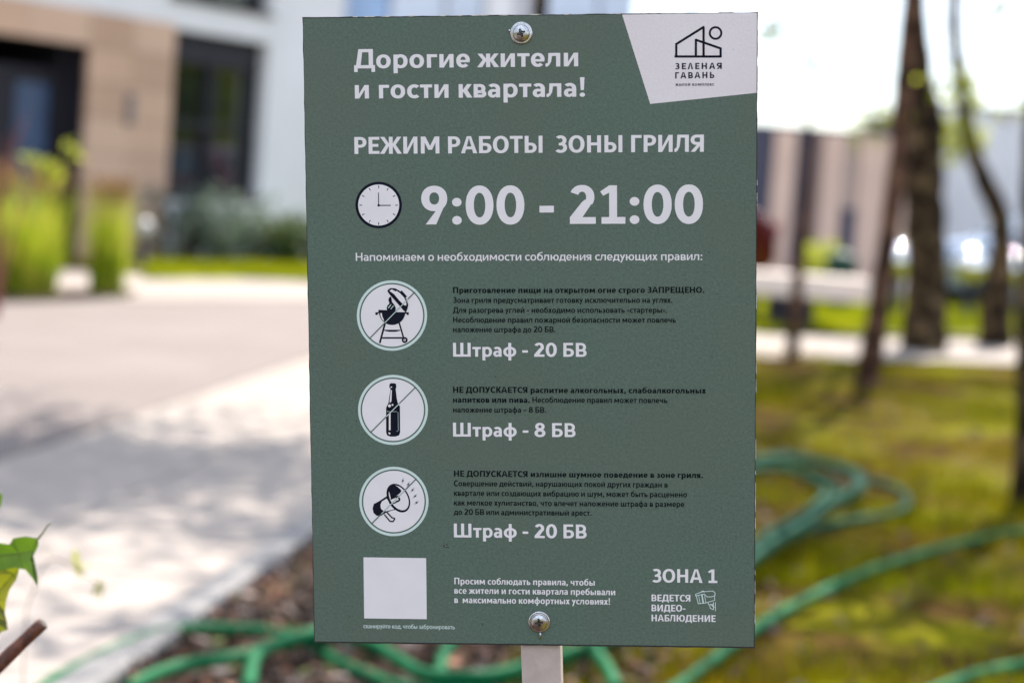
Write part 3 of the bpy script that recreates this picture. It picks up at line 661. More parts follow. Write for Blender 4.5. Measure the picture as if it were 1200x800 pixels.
# ================================================================== HOSES
def hose(name, paths, rad, label, m, group='green garden hoses lying on the ground'):
    mb = MB()
    for pts, z in paths:
        zs = z if isinstance(z, (list, tuple)) else [z] * len(pts)
        mb.tube(spline([G(x, y, zz) for (x, y), zz in zip(pts, zs)], 9), rad, 12)
    o = mb.build(name, m, None, True); return tag(o, label, 'hose', group)
HR = .0135
hose('garden_hose', [([(40, 815), (62, 797), (80, 788), (105, 774), (141, 758), (180, 744), (216, 737), (270, 737), (315, 740), (360, 752), (392, 774), (431, 791), (480, 806), (560, 806), (640, 785), (690, 765), (740, 738), (720, 705), (620, 690), (560, 716), (526, 757), (517, 779), (515, 810)], .018),
      ([(150, 806), (185, 789), (225, 777), (270, 771), (300, 764), (327, 755), (380, 745), (430, 752), (470, 775), (500, 790), (560, 792), (590, 788), (616, 780), (665, 765), (705, 752), (760, 730)], .045),
      ([(290, 806), (294, 790), (296, 776), (306, 762), (327, 753), (380, 738), (480, 715), (620, 715), (680, 735), (700, 766), (712, 783), (722, 806)], .065)],
     HR, 'green garden hose lying in loose loops on the mulch bed under the board', M['hose'])
hose('garden_hose', [([(760, 830), (800, 800), (840, 770), (882, 738), (920, 715), (970, 690), (1010, 672), (1060, 655), (1110, 640), (1150, 631), (1200, 622), (1280, 612)], .018)], HR,
     'long single green hose running from under the board to the right edge across the grass', M['hose'])
hose('garden_hose', [([(1080, 815), (1110, 803), (1140, 791), (1170, 784), (1200, 778), (1260, 762)], .018)], HR, 'short stretch of green hose crossing the lower right corner', M['hose'])
hose('garden_hose', [([(780, 560), (830, 543), (885, 536), (926, 534), (967, 541), (1001, 552), (1012, 567), (996, 582), (962, 600), (925, 626), (885, 655), (840, 680), (780, 690)], .06),
      ([(790, 585), (840, 560), (885, 550), (919, 551), (949, 560), (968, 576), (944, 600), (905, 622), (880, 640), (830, 668), (780, 672)], .035),
      ([(1000, 556), (1012, 562), (1046, 571), (1063, 583), (1058, 596), (1030, 605), (985, 612), (945, 622), (900, 646), (860, 672)], .02),
      ([(880, 540), (925, 538), (975, 546), (1003, 560), (1000, 572), (975, 588), (945, 612), (905, 636), (870, 664)], .085),
      ([(850, 560), (900, 544), (940, 552), (975, 563), (980, 578), (950, 606), (900, 640), (860, 655)], .012)],
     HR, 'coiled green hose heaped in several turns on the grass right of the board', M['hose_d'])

# ================================================================== TREES AND PLANTS
yel = mat('shrub_yellow_green', (.20, .24, .02), .6, c2=(.26, .30, .03), scale=5, trans=.45)
def leaf_cloud(name, centers, n, size, m, parent, spread=.5, sq=.7, shape6=False):
    vs = []; fs = []
    for i in range(n):
        c = random.choice(centers); rr = spread * random.random() ** .6
        d = Vector((random.gauss(0, 1), random.gauss(0, 1), random.gauss(0, sq))).normalized() * rr
        p = Vector(c) + d; s = size * random.uniform(.6, 1.3)
        e_ = mathutils.Euler((random.gauss(0, .7), random.gauss(0, .7), random.uniform(0, 6.3))).to_matrix(); k = len(vs)
        q = [(-1, 0, 0), (-.2, -.45, .06), (.5, -.36, .05), (1.1, 0, -.08), (.5, .36, .05), (-.2, .45, .06)]
        vs += [p + e_ @ (Vector(a) * s * .5) for a in q]; fs.append(tuple(range(k, k + 6)))
    return mesh_obj(name, vs, fs, m, parent)
def trunk_mesh(pts, rads, n=14, rough=.09):
    mb = MB(); sp_ = spline(pts, 7); rs = []
    for i in range(len(sp_)):
        t = i / (len(sp_) - 1) * (len(rads) - 1); a = int(min(t, len(rads) - 2)); rs.append(rads[a] + (rads[a + 1] - rads[a]) * (t - a))
    mb.tube(sp_, rs, n)
    for i, v in enumerate(mb.v):
        c = sp_[min(i // n, len(sp_) - 1)]; d = v - c; mb.v[i] = c + d * (1 + rough * 2 * mathutils.noise.noise(v * 7) + rough * mathutils.noise.noise(v * 22))
    return mb
def tree(name, pts, rads, label, crown_c, crown_r, nleaf, bark, leafsize=.075, group=None, extra=None, limbs=7, seed=1, spread=.33):
    random.seed(seed); base = Vector(pts[0]); root = empty(name, base, label, 'tree', group)
    L_ = [Vector(p) - base for p in pts]; tm = trunk_mesh(L_, rads); tr = tm.build('trunk', bark, root, True)
    top = L_[-1]; centers = []; lb = MB(); cc = Vector(crown_c) - base
    for i in range(limbs):
        st = L_[-2].lerp(top, random.random()) if i > 1 else top
        en = cc + Vector((random.uniform(-1, 1) * crown_r[0], random.uniform(-1, 1) * crown_r[1], random.uniform(-.8, 1) * crown_r[2]))
        m_ = st.lerp(en, .5) + Vector((random.uniform(-.2, .2), random.uniform(-.2, .2), random.uniform(0, .35)))
        sp_ = spline([st, m_, en], 5); lb.tube(sp_, [rads[-1] * .7 * (1 - .85 * j / (len(sp_) - 1)) for j in range(len(sp_))], 7)
        centers += [st.lerp(en, t_) * .5 + m_ * .0 + sp_[int(t_ * (len(sp_) - 1))] * .5 for t_ in (.55, .8, 1)]
        for q in range(4):
            a = sp_[random.randint(4, len(sp_) - 1)]; b_ = a + Vector((random.gauss(0, .5), random.gauss(0, .5), random.gauss(.05, .35))); lb.tube([a, a.lerp(b_, .5) + Vector((0, 0, .06)), b_], [.014, .009, .004], 5); centers += [b_, b_]
    lb.build('branch', bark, tr, True)
    leaf_cloud('crown', centers, nleaf, leafsize, M['leaf'], root, spread)
    if extra: extra(root, base)
    return root
def Pz(px, py, Y): return P(px, py, Y)
# thin leaning tree
b1 = G(1015, 457, 0); Y1 = b1.y
tree('leaning_tree', [b1, P(1027, 380, Y1), P(1042, 270, Y1 + .05), P(1053, 180, Y1 + .1), P(1058, 110, Y1 + .1), P(1068, 0, Y1 + .15), P(1078, -130, Y1 + .2), P(1075, -300, Y1 + .3)], [.080, .062, .056, .054, .054, .048, .044, .035],
     'thin leaning brown trunk rising to the top of the frame', (b1.x + .6, Y1 + .3, 4.6), (1.3, 1.5, .7), 1300, M['bark'], limbs=8, seed=11)
b2 = G(1082, 412, 0); Y2 = b2.y
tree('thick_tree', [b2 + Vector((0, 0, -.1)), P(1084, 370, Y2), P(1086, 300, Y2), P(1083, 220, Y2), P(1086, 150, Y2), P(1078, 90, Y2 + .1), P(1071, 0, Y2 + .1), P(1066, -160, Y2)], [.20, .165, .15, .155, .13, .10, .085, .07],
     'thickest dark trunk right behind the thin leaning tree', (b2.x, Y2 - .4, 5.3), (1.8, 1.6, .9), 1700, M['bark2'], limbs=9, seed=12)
b3 = G(1166, 407, 0); Y3 = b3.y
def low_leaves(root, base):
    leaf_cloud('low_foliage', [P(1132, 118, Y3) - base, P(1130, 150, Y3) - base, P(1137, 165, Y3) - base, P(1128, 100, Y3) - base, P(1105, 150, Y3) - base, P(1118, 175, Y3) - base], 420, .08, yel, root, .15)  # brighter leaf colour stands in for backlight that the crown blocks
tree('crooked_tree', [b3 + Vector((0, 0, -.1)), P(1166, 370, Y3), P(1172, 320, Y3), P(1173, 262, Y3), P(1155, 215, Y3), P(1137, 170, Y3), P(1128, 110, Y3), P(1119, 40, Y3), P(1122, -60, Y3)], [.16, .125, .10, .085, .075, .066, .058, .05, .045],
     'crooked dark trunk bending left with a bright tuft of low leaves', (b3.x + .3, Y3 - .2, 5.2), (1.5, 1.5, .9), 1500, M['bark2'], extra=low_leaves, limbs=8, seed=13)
b4 = G(1207, 590, 0); Y4 = b4.y
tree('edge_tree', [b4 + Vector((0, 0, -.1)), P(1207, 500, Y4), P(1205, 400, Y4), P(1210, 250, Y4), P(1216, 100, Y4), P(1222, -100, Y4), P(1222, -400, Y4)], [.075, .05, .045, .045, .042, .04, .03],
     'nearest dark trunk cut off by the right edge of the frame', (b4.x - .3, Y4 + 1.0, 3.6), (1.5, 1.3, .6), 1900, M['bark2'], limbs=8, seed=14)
b5 = G(928, 423, 0); Y5 = b5.y
tree('slender_tree', [b5, P(932, 370, Y5), P(938, 290, Y5), P(944, 200, Y5), P(948, 120, Y5), P(950, 20, Y5 + .4), P(960, -80, Y5 + .8), P(965, -160, Y5 + 1)], [.05, .042, .038, .022, .014, .014, .012, .012],
     'slender brown young trunk in front of the bench right of the board', (b5.x + .9, Y5 + 1.2, 5.0), (.9, 1.2, .6), 500, M['bark'], limbs=5, seed=15)
# tree hidden behind the board whose crown dapples the path
b6 = Vector((.05, 10.2, 0))
tree('shade_tree', [b6, b6 + Vector((.02, 0, 1)), b6 + Vector((-.03, 0, 2)), b6 + Vector((.04, 0, 3.0)), b6 + Vector((0, 0, 4))], [.05, .045, .04, .032, .03],
     'tree standing behind the board with its crown over the path', (-.35, 10.3, 4.7), (1.15, 1.5, .5), 6500, M['bark2'], limbs=14, seed=16, spread=.5, leafsize=.095)
b7 = Vector((1.9, 8.2, 0))
# second tree right of the frame shading the mossy ground
b8 = Vector((3.6, 8.6, 0))
tree('shade_tree', [b8, b8 + Vector((.02, 0, 1)), b8 + Vector((-.03, .1, 2)), b8 + Vector((-.2, .1, 3.0)), b8 + Vector((-.5, .2, 3.8))], [.10, .085, .075, .06, .045],
     'tree standing beyond the right edge with its crown over the mossy ground', (1.7, 9.3, 4.1), (1.7, 2.0, .6), 2000, M['bark2'], limbs=12, seed=18)
# drooping sprigs near the top right of the board
def sprig(px, py, Y, n, label, seed):
    random.seed(seed); a = P(px, py, Y); r0 = empty('hanging_sprig', a, label, 'branch', None)
    mb = MB(); sg_ = random.uniform(-40, 60); q = [P(px + sg_, -190, Y + .2) - a, P(px + 6, -60, Y + .1) - a, Vector((0, 0, 0)), Vector((-.08, 0, -.05))]; mb.tube(spline(q, 6), [.006] * 19, 5); mb.build('twig', M['bark'], r0)
    leaf_cloud('leaves', [Vector((0, 0, 0)), Vector((-.06, 0, -.03)), Vector((.07, 0, .02))], n, .06, M['leaf'] if 30 < n < 80 else yel, r0, .13 if n < 80 else .2)
sprig(905, 38, 12.5, 46, 'small leafy sprig hanging against the bright sky right of the board', 3)
sprig(968, 70, 13.0, 34, 'second small sprig hanging against the sky, left of the thin leaning tree', 4)
sprig(1026, 140, 12.0, 90, 'leafy sprig hanging low in front of the beige pavilion beside the thin leaning trunk', 5)
sprig(1105, 92, 13.0, 22, 'leafy sprig hanging between the thick trunk and the crooked tree', 6)
sprig(1168, 10, 11.0, 48, 'leafy sprig hanging at the top edge right of the crooked tree', 7)
sprig(1188, 130, 14.0, 28, 'leafy sprig hanging in front of the white panelled building', 8)

def grass_clump(px, py, h, rad, label, seed):
    random.seed(seed); c = G(px, py); c.z = 0; root = empty('ornamental_grass', c, label, 'grass clump', 'ornamental grass clumps at the plaza edge')
    vs = []; fs = []
    for i in range(520):
        a = random.uniform(0, 6.28); r = rad * .62 * math.sqrt(random.random()); b_ = Vector((r * math.cos(a), r * math.sin(a), 0)); hh = h * random.uniform(.35, 1.12)
        o_ = Vector((math.cos(a), math.sin(a), 0)) * random.uniform(0, .75) * rad; d = Vector((-math.sin(a + .4), math.cos(a + .4), 0)) * .006; k = len(vs)
        for t_ in (0, .35, .7, 1): 
            p = b_ + o_ * t_ ** 2 + Vector((0, 0, hh * t_ * (1 - .08 * t_))); ww = 1 - .8 * t_; vs += [p - d * ww, p + d * ww]
        fs += [(k, k + 1, k + 3, k + 2), (k + 2, k + 3, k + 5, k + 4), (k + 4, k + 5, k + 7, k + 6)]
    tag(mesh_obj('blades', vs, fs, M['orn'], root), kind='stuff')
    mb = MB()
    for i in range(60):
        a = random.uniform(0, 6.28); r = rad * .9 * random.random(); p = Vector((r * math.cos(a), r * math.sin(a), h * .85)); mb.tube([p, p + Vector((.02, 0, h * .12)), p + Vector((.05 * math.cos(a), .05 * math.sin(a), h * random.uniform(.2, .32)))], [.004, .008, .002], 5)
    tag(mb.build('seed_heads', M['plume'], root), kind='stuff')
grass_clump(30, 347, .84, .34, 'wide clump of bright green ornamental grass at the left edge of the frame', 21)
grass_clump(-44, 349, .8, .3, 'clump of ornamental grass cut off by the left edge', 22)
grass_clump(124, 346, .78, .20, 'narrow clump of bright green ornamental grass standing apart on the plaza edge', 23)

def shrub(name, px, py, w_, h_, n, size, m, label, seed, group=None):
    random.seed(seed); c = G(px, py); c.z = 0; root = empty(name, c, label, 'shrub', group)
    mb = MB(); cs = []
    for i in range(14):
        a = random.uniform(0, 6.28); e_ = Vector((math.cos(a) * w_ * random.uniform(.2, .9), math.sin(a) * w_ * random.uniform(.2, .9), h_ * random.uniform(.45, .9))); mb.tube([Vector((0, 0, 0)), e_ * .5 + Vector((0, 0, .08)), e_], [.014, .010, .004], 5); cs += [e_, e_ * .7, Vector((e_.x * .9, e_.y * .9, h_ * .3))]
    mb.build('stem', M['bark'], root); leaf_cloud('foliage', cs, n, size, m, root, h_ * .28); return root
grey = mat('shrub_grey_green', (.05, .085, .05), .6, c2=(.13, .17, .13), scale=5, trans=.25, spec=.15)
dark = mat('shrub_dark_green', (.03, .06, .008), .6, c2=(.06, .10, .012), scale=5, trans=.25)
shrub('leafy_shrub', 215, 309, .55, .74, 800, .09, grey, 'grey green shrub growing left of centre under the dark window', 31)
shrub('leafy_shrub', 262, 309, .55, .78, 800, .09, grey, 'grey green shrub growing under the right half of the dark window', 32)
shrub('leafy_shrub', 300, 309, .4, .60, 500, .09, grey, 'smaller grey green shrub between the window shrubs and the dark green shrub', 33)
shrub('leafy_shrub', 332, 312, .36, .60, 1300, .08, dark, 'round dark green shrub in front of the white column', 34)
shrub('leafy_shrub', 378, 314, .4, .6, 900, .10, grey, 'grey green shrub partly behind the left side of the board', 35)
shrub('yellow_shrub', 962, 338, .38, .55, 1100, .09, yel, 'bright yellow green shrub growing behind the bench', 36)
shrub('yellow_shrub', 1036, 330, .30, 1.15, 260, .10, yel, 'tall thin shrub with sparse yellow leaves between the slender and thin trunks', 37)
# reddish sapling at far left
random.seed(41); c = G(-6, 372); root = empty('red_stemmed_sapling', c, 'sapling with reddish stems and yellow green leaves before the dark doorway', 'sapling')
mb = MB(); D = c.y
for a_, b_, c_ in (((-6, 372), (2, 230), (30, 135)), ((-6, 372), (20, 250), (62, 196)), ((-6, 372), (-4, 240), (10, 160))):
    mb.tube(spline([P(*a_, D) - c, P(*b_, D) - c, P(*c_, D) - c], 6), [.022, .02, .018, .016, .014, .012, .011, .010, .009, .008, .007, .006, .005], 7)
mb.build('stem', mat('red_stem', (.20, .055, .035), .6), root)
leaf_cloud('foliage', [P(62, 196, D) - c, P(48, 190, D) - c, P(84, 176, D) - c, P(30, 188, D) - c, P(60, 206, D) - c], 80, .065, yel, root, .07)

# ---------------- near plant at the lower left: leaves and a cut twig
random.seed(51)
NL = mat('near_leaf', (.025, .065, .003), .42, c2=(.045, .10, .005), scale=40, trans=.4, bump=.3, bscale=160)
NLY = mat('near_leaf_yellow', (.07, .09, .003), .45, c2=(.11, .12, .008), scale=60, trans=.45)
VEIN = mat('leaf_vein', (.09, .14, .03), .5)
TW = mat('twig_bark', (.06, .016, .008), .6, c2=(.17, .055, .028), scale=140, bump=.6, bscale=300)
YN = 1.60
basep = Vector((P(-90, 700, YN).x, YN + .02, 0))
root = empty('pruned_shrub', basep, 'nearby shrub with lobed green leaves and a cut brown twig at the lower left', 'shrub')
def lp(x, y, dy=0): return P(x, y, YN + dy) - basep
def near_leaf(outline, mid, m, curl=.006, dy=0, seed=0):
    """outline in photo px, filled as a fan from the midrib"""
    pts = [lp(x, y, dy) for x, y in outline]; ms = [lp(x, y, dy) for x, y in mid]
    vs = []; fs = []; n = len(pts); cen = ms
    for p in pts:
        q = min(cen, key=lambda c_: (c_ - p).length); d = (p - q).length; vs.append(p + Vector((0, -d * .18 * math.sin(d * 300) - d * .22, 0)))
    k = len(vs); vs += ms
    near = [min(range(len(ms)), key=lambda j: (ms[j] - p).length) for p in pts]
    for i in range(n):
        j = (i + 1) % n
        if near[i] == near[j]: fs.append((i, j, k + near[i]))
        else:
            fs.append((i, j, k + near[j])); fs.append((i, k + near[j], k + near[i]))
    o = mesh_obj('leaf', vs, fs, m, root)
    vm = MB(); up_ = Vector((0, -.0012, 0)); vm.tube([q_ + up_ for q_ in ms], [.0007, .0006, .0005, .0004, .0002][:len(ms)] if len(ms) <= 5 else .0005, 5)
    for i in range(0, n, 2):
        tgt = vs[i]; vm.tube([ms[near[i]] + up_, ms[near[i]].lerp(tgt, .5) + up_, ms[near[i]].lerp(tgt, .85) + up_], [.0004, .0003, .0001], 4)
    vm.build('vein', VEIN, o)
    sd = o.modifiers.new('subdivision', 'SUBSURF'); sd.levels = 1; sd.render_levels = 2; sd.subdivision_type = 'SIMPLE'
    return o
near_leaf([(-70, 640), (-40, 630), (-10, 634), (12, 637), (16, 630), (30, 628), (45, 630), (46, 638), (41, 648), (37, 655), (41, 664), (46, 675), (48, 684), (40, 676), (30, 667), (18, 664), (0, 668), (-30, 680), (-70, 690)], [(-60, 662), (-30, 656), (0, 650), (22, 648), (38, 645)], NL)
near_leaf([(-60, 690), (-30, 672), (0, 664), (24, 664), (20, 678), (12, 690), (8, 703), (6, 716), (10, 726), (13, 734), (5, 737), (0, 742), (-10, 760), (-40, 770)], [(-40, 730), (-22, 715), (-8, 700), (6, 684), (16, 672)], NLY, dy=.01)
near_leaf([(-60, 600), (-30, 575), (-6, 570), (4, 580), (2, 592), (-8, 606), (-30, 625)], [(-50, 606), (-30, 596), (-8, 584)], NL, dy=.06)
mb = MB(); mb.tube([lp(44, 632), lp(50, 625), lp(56, 615), lp(60, 613)], [.0009, .0007, .0005, .0003], 5); mb.build('tendril', NLY, root)
mb = MB(); mb.tube(spline([lp(-140, 900, .05), lp(-70, 840, .03), lp(-20, 797), lp(15, 763), lp(50, 730)], 6), [.0075] * 7 + [.0062] * 6 + [.0056] * 6 + [.0052] * 6, 12); tw = mb.build('twig', TW, root, True)
tt = (lp(50, 730) - lp(15, 763)).normalized(); mb = MB(); mb.tube([lp(50, 730) - tt * .0002, lp(50, 730) + tt * .0006], [.0050, .0046], 12); mb.build('cut_end', mat('twig_cut', (.05, .035, .03), .8), tw)
mb = MB(); mb.tube(spline([Vector((0, 0, 0)), Vector((.01, 0, .25)), lp(-120, 830), lp(-95, 740), lp(-75, 665), lp(-60, 600)], 6), [.009 * (1 - i / 45) for i in range(31)], 10); mb.tube([lp(-80, 672), lp(-60, 664)], .0012, 6); mb.tube([lp(-72, 655), lp(-40, 728)], .0012, 6); mb.build('stem', TW, root, True)
# blurred pale seedling behind it
random.seed(52); c = G(60, 700); c.z = 0; c = Vector((P(40, 790, 2.6).x, 2.6, 0)); rt = empty('small_seedling', c, 'faint pale green seedling leaning over the edge of the path', 'seedling')
def lq(x, y): return P(x, y, 2.6) - c
mb = MB(); mb.tube(spline([Vector((0, 0, 0)), lq(28, 760), lq(40, 690), lq(60, 655), lq(90, 668), lq(118, 686)], 6), [.0008] * 31, 6); mb.build('stem', M['bark'], rt)
pale_leaf = mat('pale_leaf', (.20, .22, .07), .6, c2=(.28, .29, .11), trans=.4)
leaf_cloud('leaves', [lq(55, 652), lq(88, 662), lq(116, 686), lq(120, 690)], 8, .022, pale_leaf, rt, .012)

# ================================================================== LEFT BUILDING
PH = R(28); O = G(200, 304); O.z = 0
fd = Vector((math.sin(PH), math.cos(PH), 0)); fn = Vector((math.cos(PH), -math.sin(PH), 0)); UZ = Vector((0, 0, 1))
def FS(px, py):                     # photo point on the facade plane -> (s along it, z)
    d = ray(px, py); t = (O - CAM).dot(fn) / d.dot(fn); q = CAM + d * t; return (q - O).dot(fd), q.z
for a in ((100, 160), (0, 50), (100, 60), (207, 35), (315, 50), (195, 225), (305, 230), (200, 28), (60, 3), (355, 60), (400, 8), (215, 0), (315, 15)): print(a, [round(x, 2) for x in FS(*a)])
bl = empty('apartment_building', O, 'left building with beige clad entrance, dark window and white walls', 'building')
AXF = (fd, fn, UZ)
def fbox(name, s0, s1, z0, z1, d0, d1, m, parent=None):
    mb = MB(); mb.box((s0, d0, z0), (s1, d1, z1), 0, AXF); return mb.build(name, m, parent or bl)
white = mat('white_render', (.74, .73, .74), .85, var=.04, scale=1.2, bump=.2, bscale=60)
tan = mat('beige_cladding', (.55, .355, .24), .7, var=.05, scale=1.5)
tan_b = mat('beige_cladding_pale', (.58, .385, .27), .7, var=.05, scale=1.5); tan_c = mat('beige_cladding_deep', (.48, .305, .205), .7, var=.05, scale=1.5)
tan2 = mat('beige_cladding_soffit', (.55, .355, .24), .7, var=.05, scale=1.5)
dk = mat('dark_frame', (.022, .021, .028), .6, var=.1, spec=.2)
glass = mat('window_glass', (.010, .014, .013), .05, var=.1, spec=.5); glass.node_tree.nodes['Principled BSDF'].inputs['IOR'].default_value = 2.3
s_d1 = FS(98, 160)[0]; z_d = FS(60, 48)[1]; s_w0 = FS(202, 130)[0]; s_w1 = FS(311, 130)[0]; z_w1 = (FS(207, 35)[1] + FS(315, 50)[1]) / 2; z_w0 = (FS(195, 226)[1] + FS(305, 236)[1]) / 2
z_t = (FS(200, 28)[1] + FS(60, 3)[1]) / 2 ; s_e = FS(402, 60)[0]; z_u = FS(300, 14)[1]
print('facade', s_d1, z_d, s_w0, s_w1, z_w0, z_w1, z_t, s_e, z_u)
s_t = s_w0 - .04; s_w0 = s_t + .04; TOP = 12.5
s_d0 = s_d1 - 2.6
# white walls round the window
fbox('wall', s_t, s_w1, 0, z_w0, -.35, 0, white); fbox('wall', s_w1, s_e, 0, TOP, -.35, 0, white)
fbox('wall', s_t, s_w1, z_w1, z_u, -.35, 0, white)
fbox('wall', -14, s_t, z_t, z_u, -.35, 0, white)
fbox('wall', -14, s_w1, z_u + 1.9, TOP, -.35, 0, white)
fbox('wall', -14, FS(200, 0)[0], z_u, z_u + 1.9, -.35, 0, white)
fbox('wall', s_e - .3, s_e, 0, TOP, -12, -.35, white)
fbox('roof', -14, s_e, TOP, TOP + .4, -12, .1, dk)
# beige entrance surround behind panels
fbox('wall', s_d1 + .03, s_t - .0, 0, z_t, -.35, -.03, dk); fbox('wall', s_d0 + .0, s_d1 + .03, z_d + .03, z_t, -.35, -.03, dk); fbox('wall', -14, s_d0, 0, z_t, -.35, -.03, dk)
def panels(s0, s1, z0, z1, ns, nz):
    for i in range(ns):
        for j in range(nz):
            a0 = s0 + (s1 - s0) * i / ns; a1 = s0 + (s1 - s0) * (i + 1) / ns; b0 = z0 + (z1 - z0) * j / nz; b1 = z0 + (z1 - z0) * (j + 1) / nz
            fbox('cladding_panel', a0 + .004, a1 - .004, b0 + .004, b1 - .004, -.028, .02 + random.uniform(0, .002), random.choice((tan, tan_b, tan_c)))
panels(s_d1, s_t, 0, z_t, 2, 7); panels(s_d0, s_d1, z_d, z_t, 3, 1); panels(s_d0 - 3.6, s_d0, 0, z_t, 3, 6)
# door recess; its shade is put into near-black walls and ceiling
fbox('wall', s_d0, s_d1, 0, z_d, -1.9, -1.8, dk); fbox('wall', s_d1, s_d1 + .03, 0, z_d, -1.8, -.03, dk)
fbox('wall', s_d0 - .03, s_d0, 0, z_d, -1.8, -.03, dk); fbox('ceiling', s_d0, s_d1, z_d, z_d + .03, -1.8, -.03, dk)
dr_ = fbox('door', s_d1 - 1.15, s_d1 - .12, .02, z_d - .25, -.35, -.30, dk)
blue_refl = mat('blue_reflection_pane', (.03, .06, .13), .3, var=.2)  # blue reflection on the door glazing, put into the base colour
q = fbox('glass_pane', s_d1 - .66, s_d1 - .2, .3, z_d - .4, -.30, -.29, blue_refl, None); q.parent = dr_
q = fbox('handle', s_d1 - 1.08, s_d1 - 1.04,   .75, 1.25, -.29, -.25, M['steel']); q.parent = dr_
fbox('glass_pane', s_d0 + .05, s_d1 - 1.25, .05, z_d - .05, -.35, -.33, glass); fbox('door_frame', s_d1 - 1.25, s_d1 - 1.15, 0, z_d, -.38, -.26, dk); fbox('door_frame', s_d1 - .12, s_d1, 0, z_d, -.38, -.26, dk)
tagp = FS(150, 128); fbox('intercom', tagp[0] - .06, tagp[0] + .06, tagp[1] - .16, tagp[1] + .16, .0225, .045, mat('intercom_grey', (.18, .15, .14), .5))
# window with mullions and blind box
def window(s0, s1, z0, z1, nm, box=.0):
    fr = fbox('window', s0, s1, z1 - .08, z1, -.24, -.12, dk); mb = MB()
    q = fbox('sill', s0 - .03, s1 + .03, z0 - .03, z0, -.12, .04, dk); q.parent = fr
    mb.box((s0, -.24, z0), (s1, -.12, z0 + .08), 0, AXF); mb.box((s0, -.24, z0 + .08), (s0 + .07, -.12, z1 - .08), 0, AXF); mb.box((s1 - .07, -.24, z0 + .08), (s1, -.12, z1 - .08), 0, AXF)
    if box: mb.box((s0 + .07, -.22, z1 - box), (s1 - .07, -.10, z1 - .08), 0, AXF)
    for i in range(1, nm): x = s0 + (s1 - s0) * i / nm; mb.box((x - .045, -.23, z0 + .08), (x + .045, -.13, z1 - max(box, .08)), 0, AXF)
    mb.box((s0 + .07, -.235, z0 + (z1 - z0) * .42), (s1 - .07, -.135, z0 + (z1 - z0) * .42 + .06), 0, AXF)
    q = mb.build('frame', dk, fr)
    for i in range(nm):
        a = s0 + (s1 - s0) * i / nm; q = fbox('pane', a + .04, s0 + (s1 - s0) * (i + 1) / nm - .04, z0 + .08, z1 - .08, -.205, -.195, glass); q.parent = fr
window(s_w0 + .002, s_w1 - .002, z_w0, z_w1, 2, .32)
window(FS(200, 0)[0] + .002, s_w1 - .002, z_u, z_u + 1.9, 2, .3)
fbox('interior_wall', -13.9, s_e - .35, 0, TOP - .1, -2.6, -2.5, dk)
# globe lamp beside the shrubs
bp_ = G(166, 316); bp_.z = 0; bo_ = empty('bollard_lamp', bp_, 'short white globe lamp beside the shrubs at the foot of the beige wall', 'lamp')
def lathe_obj(name, prof, m, parent, n=20):
    vs = []; fs = []
    for r, z in prof:
        for j in range(n): vs.append((r * math.cos(2 * math.pi * j / n), r * math.sin(2 * math.pi * j / n), z))
    for i in range(len(prof) - 1):
        for j in range(n): fs.append((i * n + j, i * n + (j + 1) % n, (i + 1) * n + (j + 1) % n, (i + 1) * n + j))
    fs.append(tuple(range(n))[::-1]); fs.append(tuple(range((len(prof) - 1) * n, len(prof) * n))); return mesh_obj(name, vs, fs, m, parent, True)
lathe_obj('column', [(.06, 0), (.06, .02), (.04, .03), (.04, .3)], dk, bo_)
lathe_obj('globe', [(.05, .3)] + [(.085 * math.sin(a), .385 - .085 * math.cos(a)) for a in [math.pi * i / 10 for i in range(2, 10)]] + [(.01, .469)], mat('globe_white', (.5, .48, .46), .3, var=.03), bo_)

# ================================================================== FAR BUILDINGS
def block(name, label, origin, dirang, parts):
    """parts: (part name, s0,s1,z0,z1,d0,d1,material); s runs along the front, d out of it"""
    d = Vector((math.cos(dirang), math.sin(dirang), 0)); n = Vector((math.sin(dirang), -math.cos(dirang), 0)); root = empty(name, origin, label, 'building')
    for p in parts:
        mb = MB(); mb.box((p[1], p[5], p[3]), (p[2], p[6], p[4]), 0, (d, n, UZ)); mb.build(p[0], p[7], root)
    return root
gblue = mat('pale_blue_glass', (.20, .32, .52), .12, var=.35, scale=.6); gpale = mat('pale_glass', (.50, .57, .68), .15, var=.15, scale=.5)
YG = 42.0
def X_at(px, Y, py=10): return P(px, py, Y).x
x0 = X_at(380, YG)
segs = [(380, 405, 'w'), (405, 455, 'b'), (459, 520, 'p'), (524, 566, 'p'), (570, 603, 'w'), (623, 700, 'p'), (704, 742, 'p')]
parts = []
for a, b_, k_ in segs:
    sa, sb = X_at(a, YG) - x0, X_at(b_, YG) - x0
    if k_ in 'wd': parts.append(('wall', sa, sb, 0, 16, -.3, .06 if k_ == 'd' else 0, white if k_ == 'w' else dk))
    else:
        for fl_ in range(5): parts += [('window', sa, sb, fl_ * 3.2 + .5, fl_ * 3.2 + 3.05, -.2, -.1, gblue if k_ == 'b' else gpale), ('spandrel', sa, sb, fl_ * 3.2 - .15 + (.15 if fl_ == 0 else 0), fl_ * 3.2 + .5, -.3, -.02, white)]
se = X_at(744, YG) - x0
parts += [('wall', -.0, se, 0, 16, -10, -.35, white), ('roof', -.1, se + .1, 16, 16.4, -10, .1, dk)]
block('glazed_building', 'pale building with blue glass strips visible just above the top edge of the board', Vector((x0, YG, 0)), 0, parts)
# thin dark pole over the logo corner
pp = P(789, 300, 30); pp.z = 0; lpole = empty('street_lamp', pp, 'thin dark lamp post rising behind the upper right of the board', 'street lamp')
mb = MB(); mb.tube([Vector((0, 0, 0)), Vector((0, 0, 3)), Vector((.0, 0, 6.2))], [.07, .055, .045], 10); mb.build('pole', dk, lpole); mb = MB(); mb.box((-.4, -.08, 6.15), (.1, .08, 6.25)); mb.build('lamp_head', dk, lpole)
